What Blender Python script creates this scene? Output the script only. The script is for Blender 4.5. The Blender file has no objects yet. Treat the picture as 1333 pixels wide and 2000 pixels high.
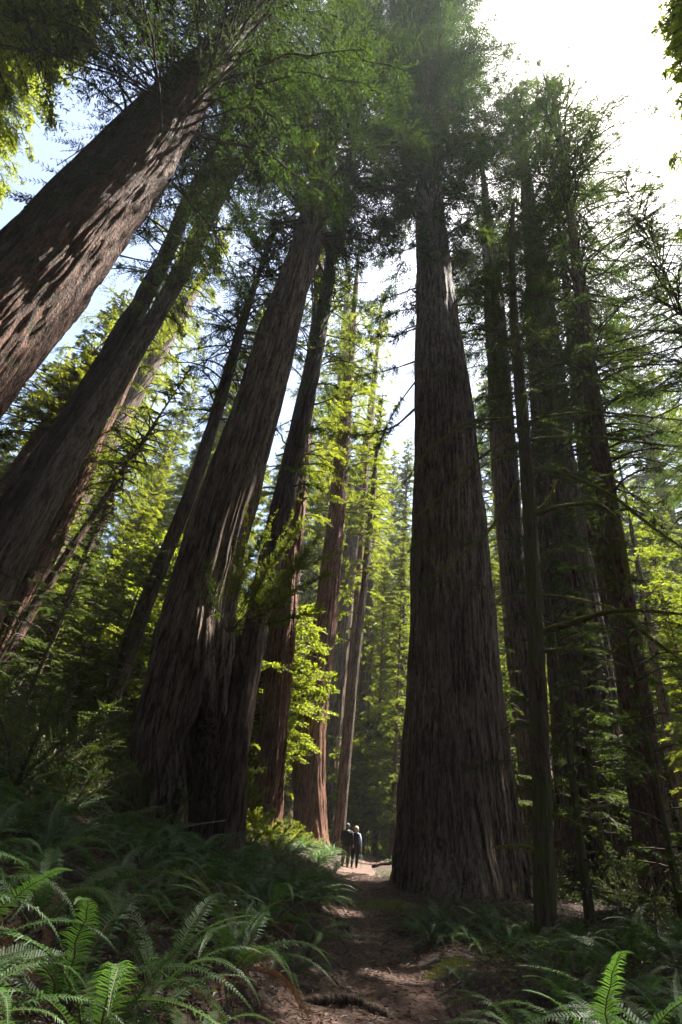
import bpy, math, random
import numpy as np
from mathutils import Vector, Matrix

SC = bpy.context.scene
COL = SC.collection
RAD = math.radians
rng = np.random.default_rng(7)

# ------------------------------------------------------------------ camera
PITCH, ROLL, FPX, EYE = RAD(33.1), RAD(7.0), 983.0, 1.5
_R = np.array([1, 0, 0.]); _U = np.array([0, -math.sin(PITCH), math.cos(PITCH)]); _F = np.array([0, math.cos(PITCH), math.sin(PITCH)])
CX = math.cos(ROLL)*_R + math.sin(ROLL)*_U
CY = -math.sin(ROLL)*_R + math.cos(ROLL)*_U
CO = np.array([0, 0, EYE])
cam = bpy.data.cameras.new('camera'); cam.sensor_fit = 'VERTICAL'; cam.sensor_height = 36.0
cam.lens = 36.0*FPX/2000.0; cam.clip_start = 0.05; cam.clip_end = 3000
camo = bpy.data.objects.new('camera', cam); COL.objects.link(camo)
camo.matrix_world = Matrix(((CX[0], CY[0], -_F[0], CO[0]), (CX[1], CY[1], -_F[1], CO[1]), (CX[2], CY[2], -_F[2], CO[2]), (0, 0, 0, 1)))
SC.camera = camo

def ray(u, v):
    d = (u-666.5)*CX - (v-1000)*CY + FPX*_F
    return d/np.linalg.norm(d)
def at(u, v, dist):
    k = ray(u, v); return CO + k*dist/math.hypot(k[0], k[1])

# ------------------------------------------------------------------ light
SUN_EL, SUN_AZ = RAD(68), RAD(64)
SUN = np.array([math.cos(SUN_EL)*math.sin(SUN_AZ), math.cos(SUN_EL)*math.cos(SUN_AZ), math.sin(SUN_EL)])
w = bpy.data.worlds.new('World'); SC.world = w; w.use_nodes = True
nt = w.node_tree; bg = nt.nodes['Background']
sky = nt.nodes.new('ShaderNodeTexSky'); sky.sky_type = 'NISHITA'; sky.sun_disc = False
sky.sun_elevation = SUN_EL; sky.sun_rotation = SUN_AZ; sky.air_density = 1.0; sky.dust_density = 2.5
nt.links.new(sky.outputs[0], bg.inputs[0]); bg.inputs[1].default_value = 0.075
sl = bpy.data.lights.new('sun', 'SUN'); sl.energy = 5.0; sl.angle = RAD(0.5); sl.color = (1, .95, .86)
so = bpy.data.objects.new('sun', sl); COL.objects.link(so)
so.rotation_euler = Vector(SUN).to_track_quat('Z', 'Y').to_euler(); so.location = (30, 30, 100)
vs = SC.view_settings; vs.view_transform = 'Standard'; vs.look = 'None'; vs.gamma = 1; vs.use_curve_mapping = False
vs.exposure = 2.6
cy = SC.cycles
cy.use_denoising = True
try: cy.denoiser = 'OPENIMAGEDENOISE'; cy.denoising_input_passes = 'RGB_ALBEDO_NORMAL'; cy.denoising_prefilter = 'ACCURATE'
except Exception: pass
cy.max_bounces = 6; cy.diffuse_bounces = 4; cy.transmission_bounces = 4; cy.glossy_bounces = 2; cy.volume_bounces = 0
cy.sample_clamp_indirect = 6; cy.caustics_reflective = False; cy.caustics_refractive = False

# ------------------------------------------------------------------ helpers
def _hash(ix, iy, iz, seed):
    h = (ix*374761393 + iy*668265263 + iz*2147483647 + seed*1274126177) & 0xffffffff
    h = ((h ^ (h >> 13))*1274126177) & 0xffffffff
    return ((h ^ (h >> 16)) & 0xffff)/65535.0
def vnoise(x, y, z, seed=0):
    x, y, z = np.broadcast_arrays(np.asarray(x, float), np.asarray(y, float), np.asarray(z, float))
    ix, iy, iz = np.floor(x).astype(np.int64), np.floor(y).astype(np.int64), np.floor(z).astype(np.int64)
    fx, fy, fz = x-ix, y-iy, z-iz
    fx, fy, fz = fx*fx*(3-2*fx), fy*fy*(3-2*fy), fz*fz*(3-2*fz)
    o = 0
    for a in (0, 1):
        for b in (0, 1):
            for c in (0, 1):
                o = o + _hash(ix+a, iy+b, iz+c, seed)*(fx if a else 1-fx)*(fy if b else 1-fy)*(fz if c else 1-fz)
    return o
def smooth(a, b, x):
    t = np.clip((np.asarray(x, float)-a)/(b-a), 0, 1); return t*t*(3-2*t)
def norm(v): return v/np.maximum(np.linalg.norm(v, axis=-1, keepdims=True), 1e-9)

class MB:                                    # gathers quads of one mesh
    def __init__(s): s.v, s.f, s.m, s.n = [], [], [], 0
    def add(s, v, f, m=0):
        v = np.asarray(v, float).reshape(-1, 3); f = np.asarray(f, np.int64).reshape(-1, 4)
        s.v.append(v); s.f.append(f+s.n); s.m.append(np.full(len(f), m, np.int32)); s.n += len(v)
    def mesh(s, name, mats, flat_from=1):
        v = np.concatenate(s.v); f = np.concatenate(s.f); m = np.concatenate(s.m)
        me = bpy.data.meshes.new(name)
        me.vertices.add(len(v)); me.vertices.foreach_set('co', v.astype(np.float32).ravel())
        me.loops.add(4*len(f)); me.loops.foreach_set('vertex_index', f.astype(np.int32).ravel())
        me.polygons.add(len(f)); me.polygons.foreach_set('loop_start', np.arange(0, 4*len(f), 4, dtype=np.int32))
        try: me.polygons.foreach_set('loop_total', np.full(len(f), 4, np.int32))
        except Exception: pass
        me.polygons.foreach_set('material_index', m)
        me.polygons.foreach_set('use_smooth', (m < flat_from))
        for mt in mats: me.materials.append(mt)
        me.update(calc_edges=True); me.validate()
        return me

def obj(name, me, parent=None, loc=(0, 0, 0), rot=0, scale=1):
    o = bpy.data.objects.new(name, me); COL.objects.link(o)
    o.location = tuple(loc); o.rotation_euler = (0, 0, rot) if not hasattr(rot, '__len__') else rot
    o.scale = (scale,)*3 if not hasattr(scale, '__len__') else scale
    if parent is not None: o.parent = parent
    return o
def tag(o, label=None, cat=None, group=None, kind=None):
    if label: o['label'] = label
    if cat: o['category'] = cat
    if group: o['group'] = group
    if kind: o['kind'] = kind
    return o

def tube(mb, pts, rad, n=6, mat=0, cap=True):
    pts = np.asarray(pts, float); rad = np.asarray(rad, float); k = len(pts)
    t = norm(np.gradient(pts, axis=0)); ref = np.array([0, 0, 1.]) if abs(t[:, 2]).mean() < .8 else np.array([1, 0, 0.])
    a = norm(np.cross(t, ref)); b = np.cross(a, t)
    th = np.arange(n)/n*2*math.pi
    v = pts[:, None] + rad[:, None, None]*(np.cos(th)[None, :, None]*a[:, None] + np.sin(th)[None, :, None]*b[:, None])
    i = np.arange(k-1)[:, None]*n; j = np.arange(n)[None]; j2 = (j+1) % n
    f = np.stack([i+j, i+j2, i+n+j2, i+n+j], -1).reshape(-1, 4)
    v = v.reshape(-1, 3)
    if cap and n == 6:
        f = np.concatenate([f, [[3, 2, 1, 0], [5, 4, 3, 0], [(k-1)*n+q for q in (0, 1, 2, 3)], [(k-1)*n+q for q in (0, 3, 4, 5)]]])
    mb.add(v, f, mat)
def prisms(mb, p0, p1, r0, r1, mat=0):       # many 3-sided twigs at once
    d = norm(p1-p0); a = norm(np.cross(d, np.array([.13, .21, 1.])+0*d)); b = np.cross(a, d)
    vs_ = []
    for p, r in ((p0, r0), (p1, r1)):
        for q in range(3):
            th = q*2.0944
            vs_.append(p + np.asarray(r)[..., None]*(math.cos(th)*a+math.sin(th)*b))
    v = np.stack(vs_, 1); o = np.arange(len(p0))[:, None, None]*6
    f = np.array([[0, 1, 4, 3], [1, 2, 5, 4], [2, 0, 3, 5]])[None]+o
    mb.add(v, f, mat)
def leaves(mb, base, d, nrm, ln, wd, mat=1, fold=.25):
    d = norm(d); s = norm(np.cross(d, nrm)); nn = np.cross(s, d)
    ln = np.asarray(ln)[..., None]; wd = np.asarray(wd)[..., None]
    m = base + d*ln*.45 + nn*wd*fold
    v = np.stack([base, m + s*wd*.5, base + d*ln, m - s*wd*.5], -2).reshape(-1, 3)
    mb.add(v, np.arange(len(v)).reshape(-1, 4), mat)

# ------------------------------------------------------------------ materials
def newmat(name):
    m = bpy.data.materials.new(name); m.use_nodes = True; t = m.node_tree
    for n_ in list(t.nodes): t.nodes.remove(n_)
    out = t.nodes.new('ShaderNodeOutputMaterial'); return m, t, out
def N(t, kind, **kw):
    n_ = t.nodes.new(kind)
    for k, v in kw.items():
        if hasattr(n_, k) and k not in n_.inputs: setattr(n_, k, v)
        else: n_.inputs[k].default_value = v
    return n_
def ramp(t, stops):
    r = t.nodes.new('ShaderNodeValToRGB'); e = r.color_ramp.elements
    while len(e) < len(stops): e.new(.5)
    for q, (p, c) in zip(e, stops): q.position = p; q.color = (*c, 1)
    return r
def bark_mat(name, ridge, furrow, moss=0.0, fine=9.0, bump=.5, mosscol=(.05, .065, .012), elong=.11):
    m, t, out = newmat(name); L = t.links.new
    tc = N(t, 'ShaderNodeTexCoord'); mp = N(t, 'ShaderNodeMapping'); mp.inputs['Scale'].default_value = (fine, fine, fine*elong)
    L(tc.outputs['Object'], mp.inputs['Vector'])
    n1 = N(t, 'ShaderNodeTexNoise', Scale=1.0, Detail=6.0, Roughness=.65); L(mp.outputs[0], n1.inputs['Vector'])
    mf = N(t, 'ShaderNodeMapping'); mf.inputs['Scale'].default_value = (fine*3.6, fine*3.6, fine*elong*4); L(tc.outputs['Object'], mf.inputs['Vector'])
    nf = N(t, 'ShaderNodeTexNoise', Scale=1.0, Detail=4.0, Roughness=.6); L(mf.outputs[0], nf.inputs['Vector'])
    sm = N(t, 'ShaderNodeMath', operation='MULTIPLY_ADD'); L(nf.outputs['Fac'], sm.inputs[0]); sm.inputs[1].default_value = .75; L(n1.outputs['Fac'], sm.inputs[2])
    sh = N(t, 'ShaderNodeMath', operation='SUBTRACT'); L(sm.outputs[0], sh.inputs[0]); sh.inputs[1].default_value = .37
    n2 = N(t, 'ShaderNodeTexNoise', Scale=.35, Detail=3.0); L(tc.outputs['Object'], n2.inputs['Vector'])
    r1 = ramp(t, [(.38, furrow), (.50, tuple(.45*(a+b) for a, b in zip(ridge, furrow))), (.64, ridge)]); L(sh.outputs[0], r1.inputs[0])
    mx = N(t, 'ShaderNodeMixRGB', blend_type='MULTIPLY', Fac=.7); L(r1.outputs[0], mx.inputs[1])
    r2 = ramp(t, [(.3, (.5, .45, .42)), (.7, (1.25, 1.2, 1.15))]); L(n2.outputs['Fac'], r2.inputs[0]); L(r2.outputs[0], mx.inputs[2])
    col = mx.outputs[0]
    if moss > 0:
        n3 = N(t, 'ShaderNodeTexNoise', Scale=2.2, Detail=5.0); L(tc.outputs['Object'], n3.inputs['Vector'])
        g = N(t, 'ShaderNodeNewGeometry'); sx = N(t, 'ShaderNodeSeparateXYZ'); L(g.outputs['Normal'], sx.inputs[0])
        ad = N(t, 'ShaderNodeMath', operation='MULTIPLY_ADD'); L(sx.outputs[2], ad.inputs[0]); ad.inputs[1].default_value = .22; L(n3.outputs['Fac'], ad.inputs[2])
        r3 = ramp(t, [(.62-.4*moss, (0, 0, 0)), (.78-.4*moss, (1, 1, 1))]); L(ad.outputs[0], r3.inputs[0])
        m2 = N(t, 'ShaderNodeMixRGB'); L(r3.outputs[0], m2.inputs[0]); L(col, m2.inputs[1]); m2.inputs[2].default_value = (*mosscol, 1); col = m2.outputs[0]
    b = N(t, 'ShaderNodeBump', Strength=bump, Distance=.14); L(sh.outputs[0], b.inputs['Height'])
    p = N(t, 'ShaderNodeBsdfPrincipled', Roughness=.85); p.inputs['Specular IOR Level'].default_value = .25
    L(col, p.inputs['Base Color']); L(b.outputs[0], p.inputs['Normal']); L(p.outputs[0], out.inputs[0])
    return m
def leaf_mat(name, a, b, trans=.45, tcol=None, spec=.25, rough=.45):
    m, t, out = newmat(name); L = t.links.new
    g = N(t, 'ShaderNodeNewGeometry'); oi = N(t, 'ShaderNodeObjectInfo')
    ad = N(t, 'ShaderNodeMath', operation='MULTIPLY_ADD'); L(oi.outputs['Random'], ad.inputs[0]); ad.inputs[1].default_value = .5
    mu = N(t, 'ShaderNodeMath', operation='MULTIPLY'); L(g.outputs['Random Per Island'], mu.inputs[0]); mu.inputs[1].default_value = .5
    L(mu.outputs[0], ad.inputs[2])
    r = ramp(t, [(.1, a), (.9, b)]); L(ad.outputs[0], r.inputs[0])
    p = N(t, 'ShaderNodeBsdfPrincipled', Roughness=rough); p.inputs['Specular IOR Level'].default_value = spec; L(r.outputs[0], p.inputs['Base Color'])
    tr = N(t, 'ShaderNodeBsdfTranslucent'); tm = N(t, 'ShaderNodeMixRGB', blend_type='MULTIPLY', Fac=1.0)
    L(r.outputs[0], tm.inputs[1]); tm.inputs[2].default_value = (*(tcol or (2.0, 1.9, .9)), 1); L(tm.outputs[0], tr.inputs[0])
    mx = N(t, 'ShaderNodeMixShader', Fac=trans); L(p.outputs[0], mx.inputs[1]); L(tr.outputs[0], mx.inputs[2]); L(mx.outputs[0], out.inputs[0])
    return m
def plain_mat(name, c, rough=.7, var=.25, scale=20.0, bump=.2, spec=.3):
    m, t, out = newmat(name); L = t.links.new
    tc = N(t, 'ShaderNodeTexCoord'); n1 = N(t, 'ShaderNodeTexNoise', Scale=scale, Detail=4.0); L(tc.outputs['Object'], n1.inputs['Vector'])
    r = ramp(t, [(.3, tuple(x*(1-var) for x in c)), (.7, tuple(min(1, x*(1+var)) for x in c))]); L(n1.outputs['Fac'], r.inputs[0])
    b = N(t, 'ShaderNodeBump', Strength=bump, Distance=.01); L(n1.outputs['Fac'], b.inputs['Height'])
    p = N(t, 'ShaderNodeBsdfPrincipled', Roughness=rough); p.inputs['Specular IOR Level'].default_value = spec
    L(r.outputs[0], p.inputs['Base Color']); L(b.outputs[0], p.inputs['Normal']); L(p.outputs[0], out.inputs[0]); return m

M = dict(
    grey=bark_mat('weathered_redwood_bark', (.27, .20, .15), (.035, .02, .014), 0.0, 8, .7),
    pale=bark_mat('pale_grey_redwood_bark', (.38, .31, .26), (.09, .06, .045), 0.0, 8, .7),
    red=bark_mat('red_redwood_bark', (.30, .155, .10), (.05, .02, .013), 0.0, 8, .7),
    dark=bark_mat('dark_redwood_bark', (.17, .12, .09), (.03, .018, .013), 0.0, 8, .7),
    brown=bark_mat('brown_bark', (.29, .165, .118), (.06, .028, .02), .12, 12, .9, elong=.25),
    mossy=bark_mat('mossy_bark', (.21, .145, .10), (.06, .036, .025), .55, 14, .8, (.10, .11, .025)),
    twig=plain_mat('twig_wood', (.085, .06, .042), .85, .3, 10),
    deadtwig=plain_mat('dead_twig', (.26, .22, .19), .85, .3, 10),
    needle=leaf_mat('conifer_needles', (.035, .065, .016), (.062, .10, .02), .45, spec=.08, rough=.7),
    darkneedle=leaf_mat('shade_toned_needles', (.02, .042, .012), (.04, .07, .016), .35, spec=.08, rough=.7),  # darker copy of the needles, crown shade put into the colour
    bright=leaf_mat('sunlit_toned_needles', (.065, .098, .014), (.125, .155, .02), .55, (2.5, 2.2, .9)),  # lighter, more translucent needle copy, sunlit tone put into the colour
    broad=leaf_mat('broad_leaves', (.06, .095, .014), (.13, .165, .02), .55, (2.4, 2.1, .9)),
    huck=leaf_mat('huckleberry_leaves', (.045, .075, .016), (.085, .125, .022), .45, spec=.4),
    yellow=leaf_mat('sunlit_yellow_leaves', (.14, .20, .02), (.26, .26, .02), .5),  # sunlight on the leaves put into their colour as yellow
    fern=leaf_mat('fern_fronds', (.022, .06, .017), (.05, .10, .025), .35, spec=.3, rough=.5),
    deadfern=leaf_mat('dead_fern', (.12, .055, .025), (.20, .10, .045), .3, (1.2, 1.1, .9)),
    limbmoss=bark_mat('moss_covered_limb', (.12, .085, .05), (.05, .03, .02), .88, 14, .8, (.15, .155, .032)),  # moss on the limbs, its colour brightened to look lit
    moss=leaf_mat('moss_blades', (.10, .11, .018), (.17, .175, .03), .35),
)

# ------------------------------------------------------------------ ground
def trail_z(y): return .02*np.clip(y, 0, 60) 
TY = np.array([-10, 0, 6.8, 10, 12, 16, 20, 25, 30, 36, 44, 60])
TX = np.array([.1, .3, .85, 1.2, 1.25, 1.4, 1.7, 2.3, 3.0, 4.6, 8.5, 19])
TW = np.array([.95, .95, .88, .7, .62, .68, .66, .68, .75, .85, .9, .9])
def ground_z(x, y, fine=True):
    x = np.asarray(x, float); y = np.asarray(y, float)
    c = np.interp(y, TY, TX); hw = np.interp(y, TY, TW); d = x-c
    e = np.clip(-d-hw, 0, None)
    far = smooth(22, 34, y)
    e = np.where(y > 30, np.clip(np.interp(30, TY, TX)-.8-x, 0, None), e)
    left = np.where(e < 5, .21*e, 1.05+.30*(e-5)) + .012*np.clip(e-9, 0, 40)**1.5
    left = left*(1-.35*far)
    left = left + .16*smooth(0, .6, e)
    q = np.clip(d-hw, 0, None)
    right = .10*smooth(0, .7, q) + .045*np.clip(q-1, 0, 60)
    z = trail_z(y) + left + right
    z = z - .05*(1-smooth(.4, 1.2, np.abs(d)/hw))
    if fine:
        k = smooth(.7, 1.5, np.abs(d)/hw)
        z = z + (vnoise(x*.5, y*.5, 0, 3)-.5)*.35*k + (vnoise(x*2.1, y*2.1, 1, 4)-.5)*(.05+.08*k) + (vnoise(x*7, y*7, 2, 5)-.5)*.025
    return z
def gz(x, y): return float(ground_z(x, y))

def ground_material():
    m, t, out = newmat('forest_floor'); L = t.links.new
    tc = N(t, 'ShaderNodeTexCoord')
    n1 = N(t, 'ShaderNodeTexNoise', Scale=14.0, Detail=8.0, Roughness=.7); L(tc.outputs['Object'], n1.inputs['Vector'])
    n2 = N(t, 'ShaderNodeTexNoise', Scale=.8, Detail=4.0); L(tc.outputs['Object'], n2.inputs['Vector'])
    v = N(t, 'ShaderNodeTexVoronoi', Scale=38.0); L(tc.outputs['Object'], v.inputs['Vector'])
    r1 = ramp(t, [(.3, (.016, .010, .007)), (.55, (.042, .024, .016)), (.75, (.09, .052, .037))]); L(n1.outputs['Fac'], r1.inputs[0])
    r2 = ramp(t, [(.35, (.65, .6, .6)), (.7, (1.2, 1.1, 1.05))]); L(n2.outputs['Fac'], r2.inputs[0])
    mx = N(t, 'ShaderNodeMixRGB', blend_type='MULTIPLY', Fac=.8); L(r1.outputs[0], mx.inputs[1]); L(r2.outputs[0], mx.inputs[2])
    m2 = N(t, 'ShaderNodeMixRGB', blend_type='OVERLAY', Fac=.3); L(mx.outputs[0], m2.inputs[1]); L(v.outputs['Color'], m2.inputs[2])
    b = N(t, 'ShaderNodeBump', Strength=.9, Distance=.04); L(n1.outputs['Fac'], b.inputs['Height'])
    p = N(t, 'ShaderNodeBsdfPrincipled', Roughness=.95); L(m2.outputs[0], p.inputs['Base Color']); L(b.outputs[0], p.inputs['Normal']); L(p.outputs[0], out.inputs[0])
    return m
def trail_material():
    m, t, out = newmat('trodden_duff'); L = t.links.new
    tc = N(t, 'ShaderNodeTexCoord')
    n1 = N(t, 'ShaderNodeTexNoise', Scale=22.0, Detail=8.0, Roughness=.75); L(tc.outputs['Object'], n1.inputs['Vector'])
    n2 = N(t, 'ShaderNodeTexNoise', Scale=1.4, Detail=5.0); L(tc.outputs['Object'], n2.inputs['Vector'])
    r1 = ramp(t, [(.3, (.04, .022, .015)), (.5, (.088, .05, .037)), (.72, (.16, .105, .082))]); L(n1.outputs['Fac'], r1.inputs[0])
    r2 = ramp(t, [(.35, (.7, .66, .64)), (.7, (1.15, 1.1, 1.08))]); L(n2.outputs['Fac'], r2.inputs[0])
    mx = N(t, 'ShaderNodeMixRGB', blend_type='MULTIPLY', Fac=.8); L(r1.outputs[0], mx.inputs[1]); L(r2.outputs[0], mx.inputs[2])
    b = N(t, 'ShaderNodeBump', Strength=.8, Distance=.025); L(n1.outputs['Fac'], b.inputs['Height'])
    p = N(t, 'ShaderNodeBsdfPrincipled', Roughness=.92); L(mx.outputs[0], p.inputs['Base Color']); L(b.outputs[0], p.inputs['Normal']); L(p.outputs[0], out.inputs[0])
    return m
def grid_mesh(name, X, Y, Z, mat):
    ny, nx = X.shape; i = np.arange(ny-1)[:, None]*nx + np.arange(nx-1)[None]
    f = np.stack([i, i+1, i+nx+1, i+nx], -1).reshape(-1, 4)
    mb = MB(); mb.add(np.stack([X, Y, Z], -1), f); return mb.mesh(name, [mat])
def spaced(a, b, c, fine, coarse):           # fine spacing from a to b, growing outwards to c
    mid = list(np.arange(a, b, fine)); s = fine; hi = [mid[-1]]
    while hi[-1] < c: s = min(s*1.12, coarse); hi.append(hi[-1]+s)
    s = fine; lo = [mid[0]]
    while lo[-1] > -c: s = min(s*1.12, coarse); lo.append(lo[-1]-s)
    return np.array(lo[::-1][:-1]+mid+hi[1:])
gx, gy = np.meshgrid(spaced(-7, 8, 150, .12, 12), spaced(2, 22, 150, .12, 12))
zz = ground_z(gx, np.clip(gy, -200, 500)); zz = np.minimum(zz, 28+0*zz)
hwg = np.interp(gy, TY, TW); dg = np.abs(gx-np.interp(gy, TY, TX))
zz = zz - .03*(1-smooth(.9, 1.25, dg/hwg))*(gy < 55)
tag(obj('ground', grid_mesh('ground', gx, gy, zz, ground_material())), kind='structure')
ty, tu = np.meshgrid(np.arange(-6, 52, .1), np.linspace(-1.12, 1.12, 34), indexing='ij')
tx = np.interp(ty, TY, TX) + tu*np.interp(ty, TY, TW)*(1+.3*(vnoise(ty*1.3, tu*0+np.sign(tu), 0, 8)-.5)+.2*(vnoise(ty*4.3, tu*0+np.sign(tu), 0, 9)-.5))
tz = ground_z(tx, ty) + .008 - .05*smooth(.93, 1.12, np.abs(tu))
tag(obj('trail', grid_mesh('trail', tx, ty, tz, trail_material())), kind='structure')

# ------------------------------------------------------------------ trunks
def axis_from_pixels(pix, dist, anchor=0):
    """pix: (u, v, width). World axis points and radii of a standing trunk at horizontal distance dist of the anchor pixel."""
    A = at(*pix[anchor][:2], dist); P, Rr = [], []
    pu = np.array([p[:2] for p in pix], float); tg = np.gradient(pu, axis=0); tg = tg/np.linalg.norm(tg, axis=1, keepdims=True)
    for (u, v, wd), g in zip(pix, tg):
        k = ray(u, v); h2 = k[0]**2+k[1]**2
        s = max(0, ((A[0]-CO[0])*k[0]+(A[1]-CO[1])*k[1])/h2); p = CO+k*s
        nx, ny = -g[1], g[0]
        e1, e2 = ray(u+nx*wd/2, v+ny*wd/2), ray(u-nx*wd/2, v-ny*wd/2)
        P.append(p); Rr.append(s*math.tan(.5*math.acos(min(1, float(e1@e2)))))
    P, Rr = np.array(P), np.array(Rr); o = np.argsort(P[:, 2]); return P[o], Rr[o]
def trunk_profile(P, Rr, top, flare=1.35):
    """extend the measured axis down into the ground and up to height top above the base."""
    d = (P[-1]-P[0])/(P[-1][2]-P[0][2])
    low = P[0] - d*0; zb = gz(low[0], low[1])-.25
    if P[0][2] > zb+.6:
        d0 = (P[min(1, len(P)-1)]-P[0])/max(.5, (P[min(1, len(P)-1)][2]-P[0][2]))
        d0 = np.array([d0[0]*.5, d0[1]*.5, 1]); B = P[0]-d0*(P[0][2]-zb); dz = P[0][2]-zb
        P = np.vstack([B, B+(P[0]-B)*.35, P]); Rr = np.concatenate([[Rr[0]*flare, Rr[0]*(1+(flare-1)*.4)], Rr])
    else:
        P[0][2] = min(P[0][2], zb)
    if top > P[-1][2]+1:
        r = Rr[-1]; n_ = 4; zt = P[-1][2]
        for q in range(1, n_+1):
            z = zt+(top-zt)*q/n_
            P = np.vstack([P, P[-1]+np.array([d[0], d[1], 1])*(z-P[-1][2])]); Rr = np.append(Rr, max(.04, r*(1-.93*(q/n_)**.9)))
    return P, Rr
def trunk_mesh(name, P, Rr, mat, nseg=64, step=.3, amp=.06, freq=3.0, twist=0.0, seed=0, butt=.12, hook=None, stretch=.12):
    B = P[0].copy(); z = P[:, 2]-B[2]; H = z[-1]
    zs = [0.]; s = step*.6
    while zs[-1] < H: zs.append(zs[-1]+s); s = min(s*1.02, 3.0)
    zs = np.array(zs[:-1]+[H]); 
    ax = np.stack([np.interp(zs, z, P[:, k]-B[k]) for k in (0, 1)], -1); r = np.interp(zs, z, Rr)
    k5 = np.array([.1, .2, .4, .2, .1])                     # soften the corners of the measured axis
    for a in (ax[:, 0], ax[:, 1], r):
        pad = np.concatenate([[a[0]]*8, a, [a[-1]]*8]); 
        for _ in range(4): pad = np.convolve(pad, k5, 'same')
        a[2:-2] = pad[8:-8][2:-2]
    th = np.linspace(0, 2*math.pi, nseg, endpoint=False)
    T, Zg = np.meshgrid(th, zs); Rg = np.repeat(r[:, None], nseg, 1)
    tw = T + twist*np.exp(-Zg/7.0)*np.clip(Zg, 0, 99)/3.0
    cx_, cy_ = np.cos(tw)*Rg, np.sin(tw)*Rg
    wob = (vnoise(cx_*freq+seed*9, cy_*freq, Zg*stretch*freq*.35, seed)-.5)
    fl = np.abs(2*vnoise(cx_*freq*1.3+5, cy_*freq*1.3+seed*3, Zg*stretch*freq*.8, seed+1)-1)
    fs = np.abs(2*vnoise(cx_*freq*3.1, cy_*freq*3.1+seed, Zg*stretch*freq*1.5, seed+2)-1)
    n1, n2 = np.exp(-(fl/.22)**2), np.exp(-(fs/.28)**2)
    fine = vnoise(cx_*freq*7, cy_*freq*7, Zg*stretch*freq*5, seed+7)-.5
    low = vnoise(np.cos(T)*1.6+seed, np.sin(T)*1.6, Zg*.05, seed+3)-.5
    root = np.cos(T*5+seed+2*low)*.5+np.cos(T*3+seed*2.)*.5
    Rg2 = Rg*(1+.12*low) + amp*(1.1*wob - n1*1.25 - .75*n2 + .5*fine + .4) + butt*Rg*root*np.exp(-Zg/(1.1*max(r[0], .3)))
    if hook is not None: Rg2 = hook(T, Zg, Rg2)
    V = np.stack([ax[:, None, 0]+np.cos(T)*Rg2, ax[:, None, 1]+np.sin(T)*Rg2, Zg], -1)
    i = np.arange(len(zs)-1)[:, None]*nseg; j = np.arange(nseg)[None]; j2 = (j+1) % nseg
    mb = MB(); mb.add(V, np.stack([i+j, i+j2, i+nseg+j2, i+nseg+j], -1).reshape(-1, 4)); return mb.mesh(name, [mat]), B
TRUNKS = {}
def pix_tree(name, label, pix, dist, mat, top, cat='tree', group=None, anchor=0, flare=1.35, **kw):
    P, Rr = axis_from_pixels(pix, dist, anchor); P, Rr = trunk_profile(P, Rr, top*(1.3 if cat == 'tree' and 'redwood' in name else 1), flare)
    me, B = trunk_mesh('trunk', P, Rr, mat, **kw)
    e = bpy.data.objects.new(name, None); COL.objects.link(e); e.location = tuple(B); tag(e, label, cat, group)
    obj('trunk', me, e)
    e_axis = (P-B, Rr); TRUNKS[label] = e_axis
    return e, e_axis, B
def on_axis(ax, z):
    P, Rr = ax; return np.array([np.interp(z, P[:, 2], P[:, k]) for k in (0, 1)]+[z]), float(np.interp(z, P[:, 2], Rr))

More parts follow.
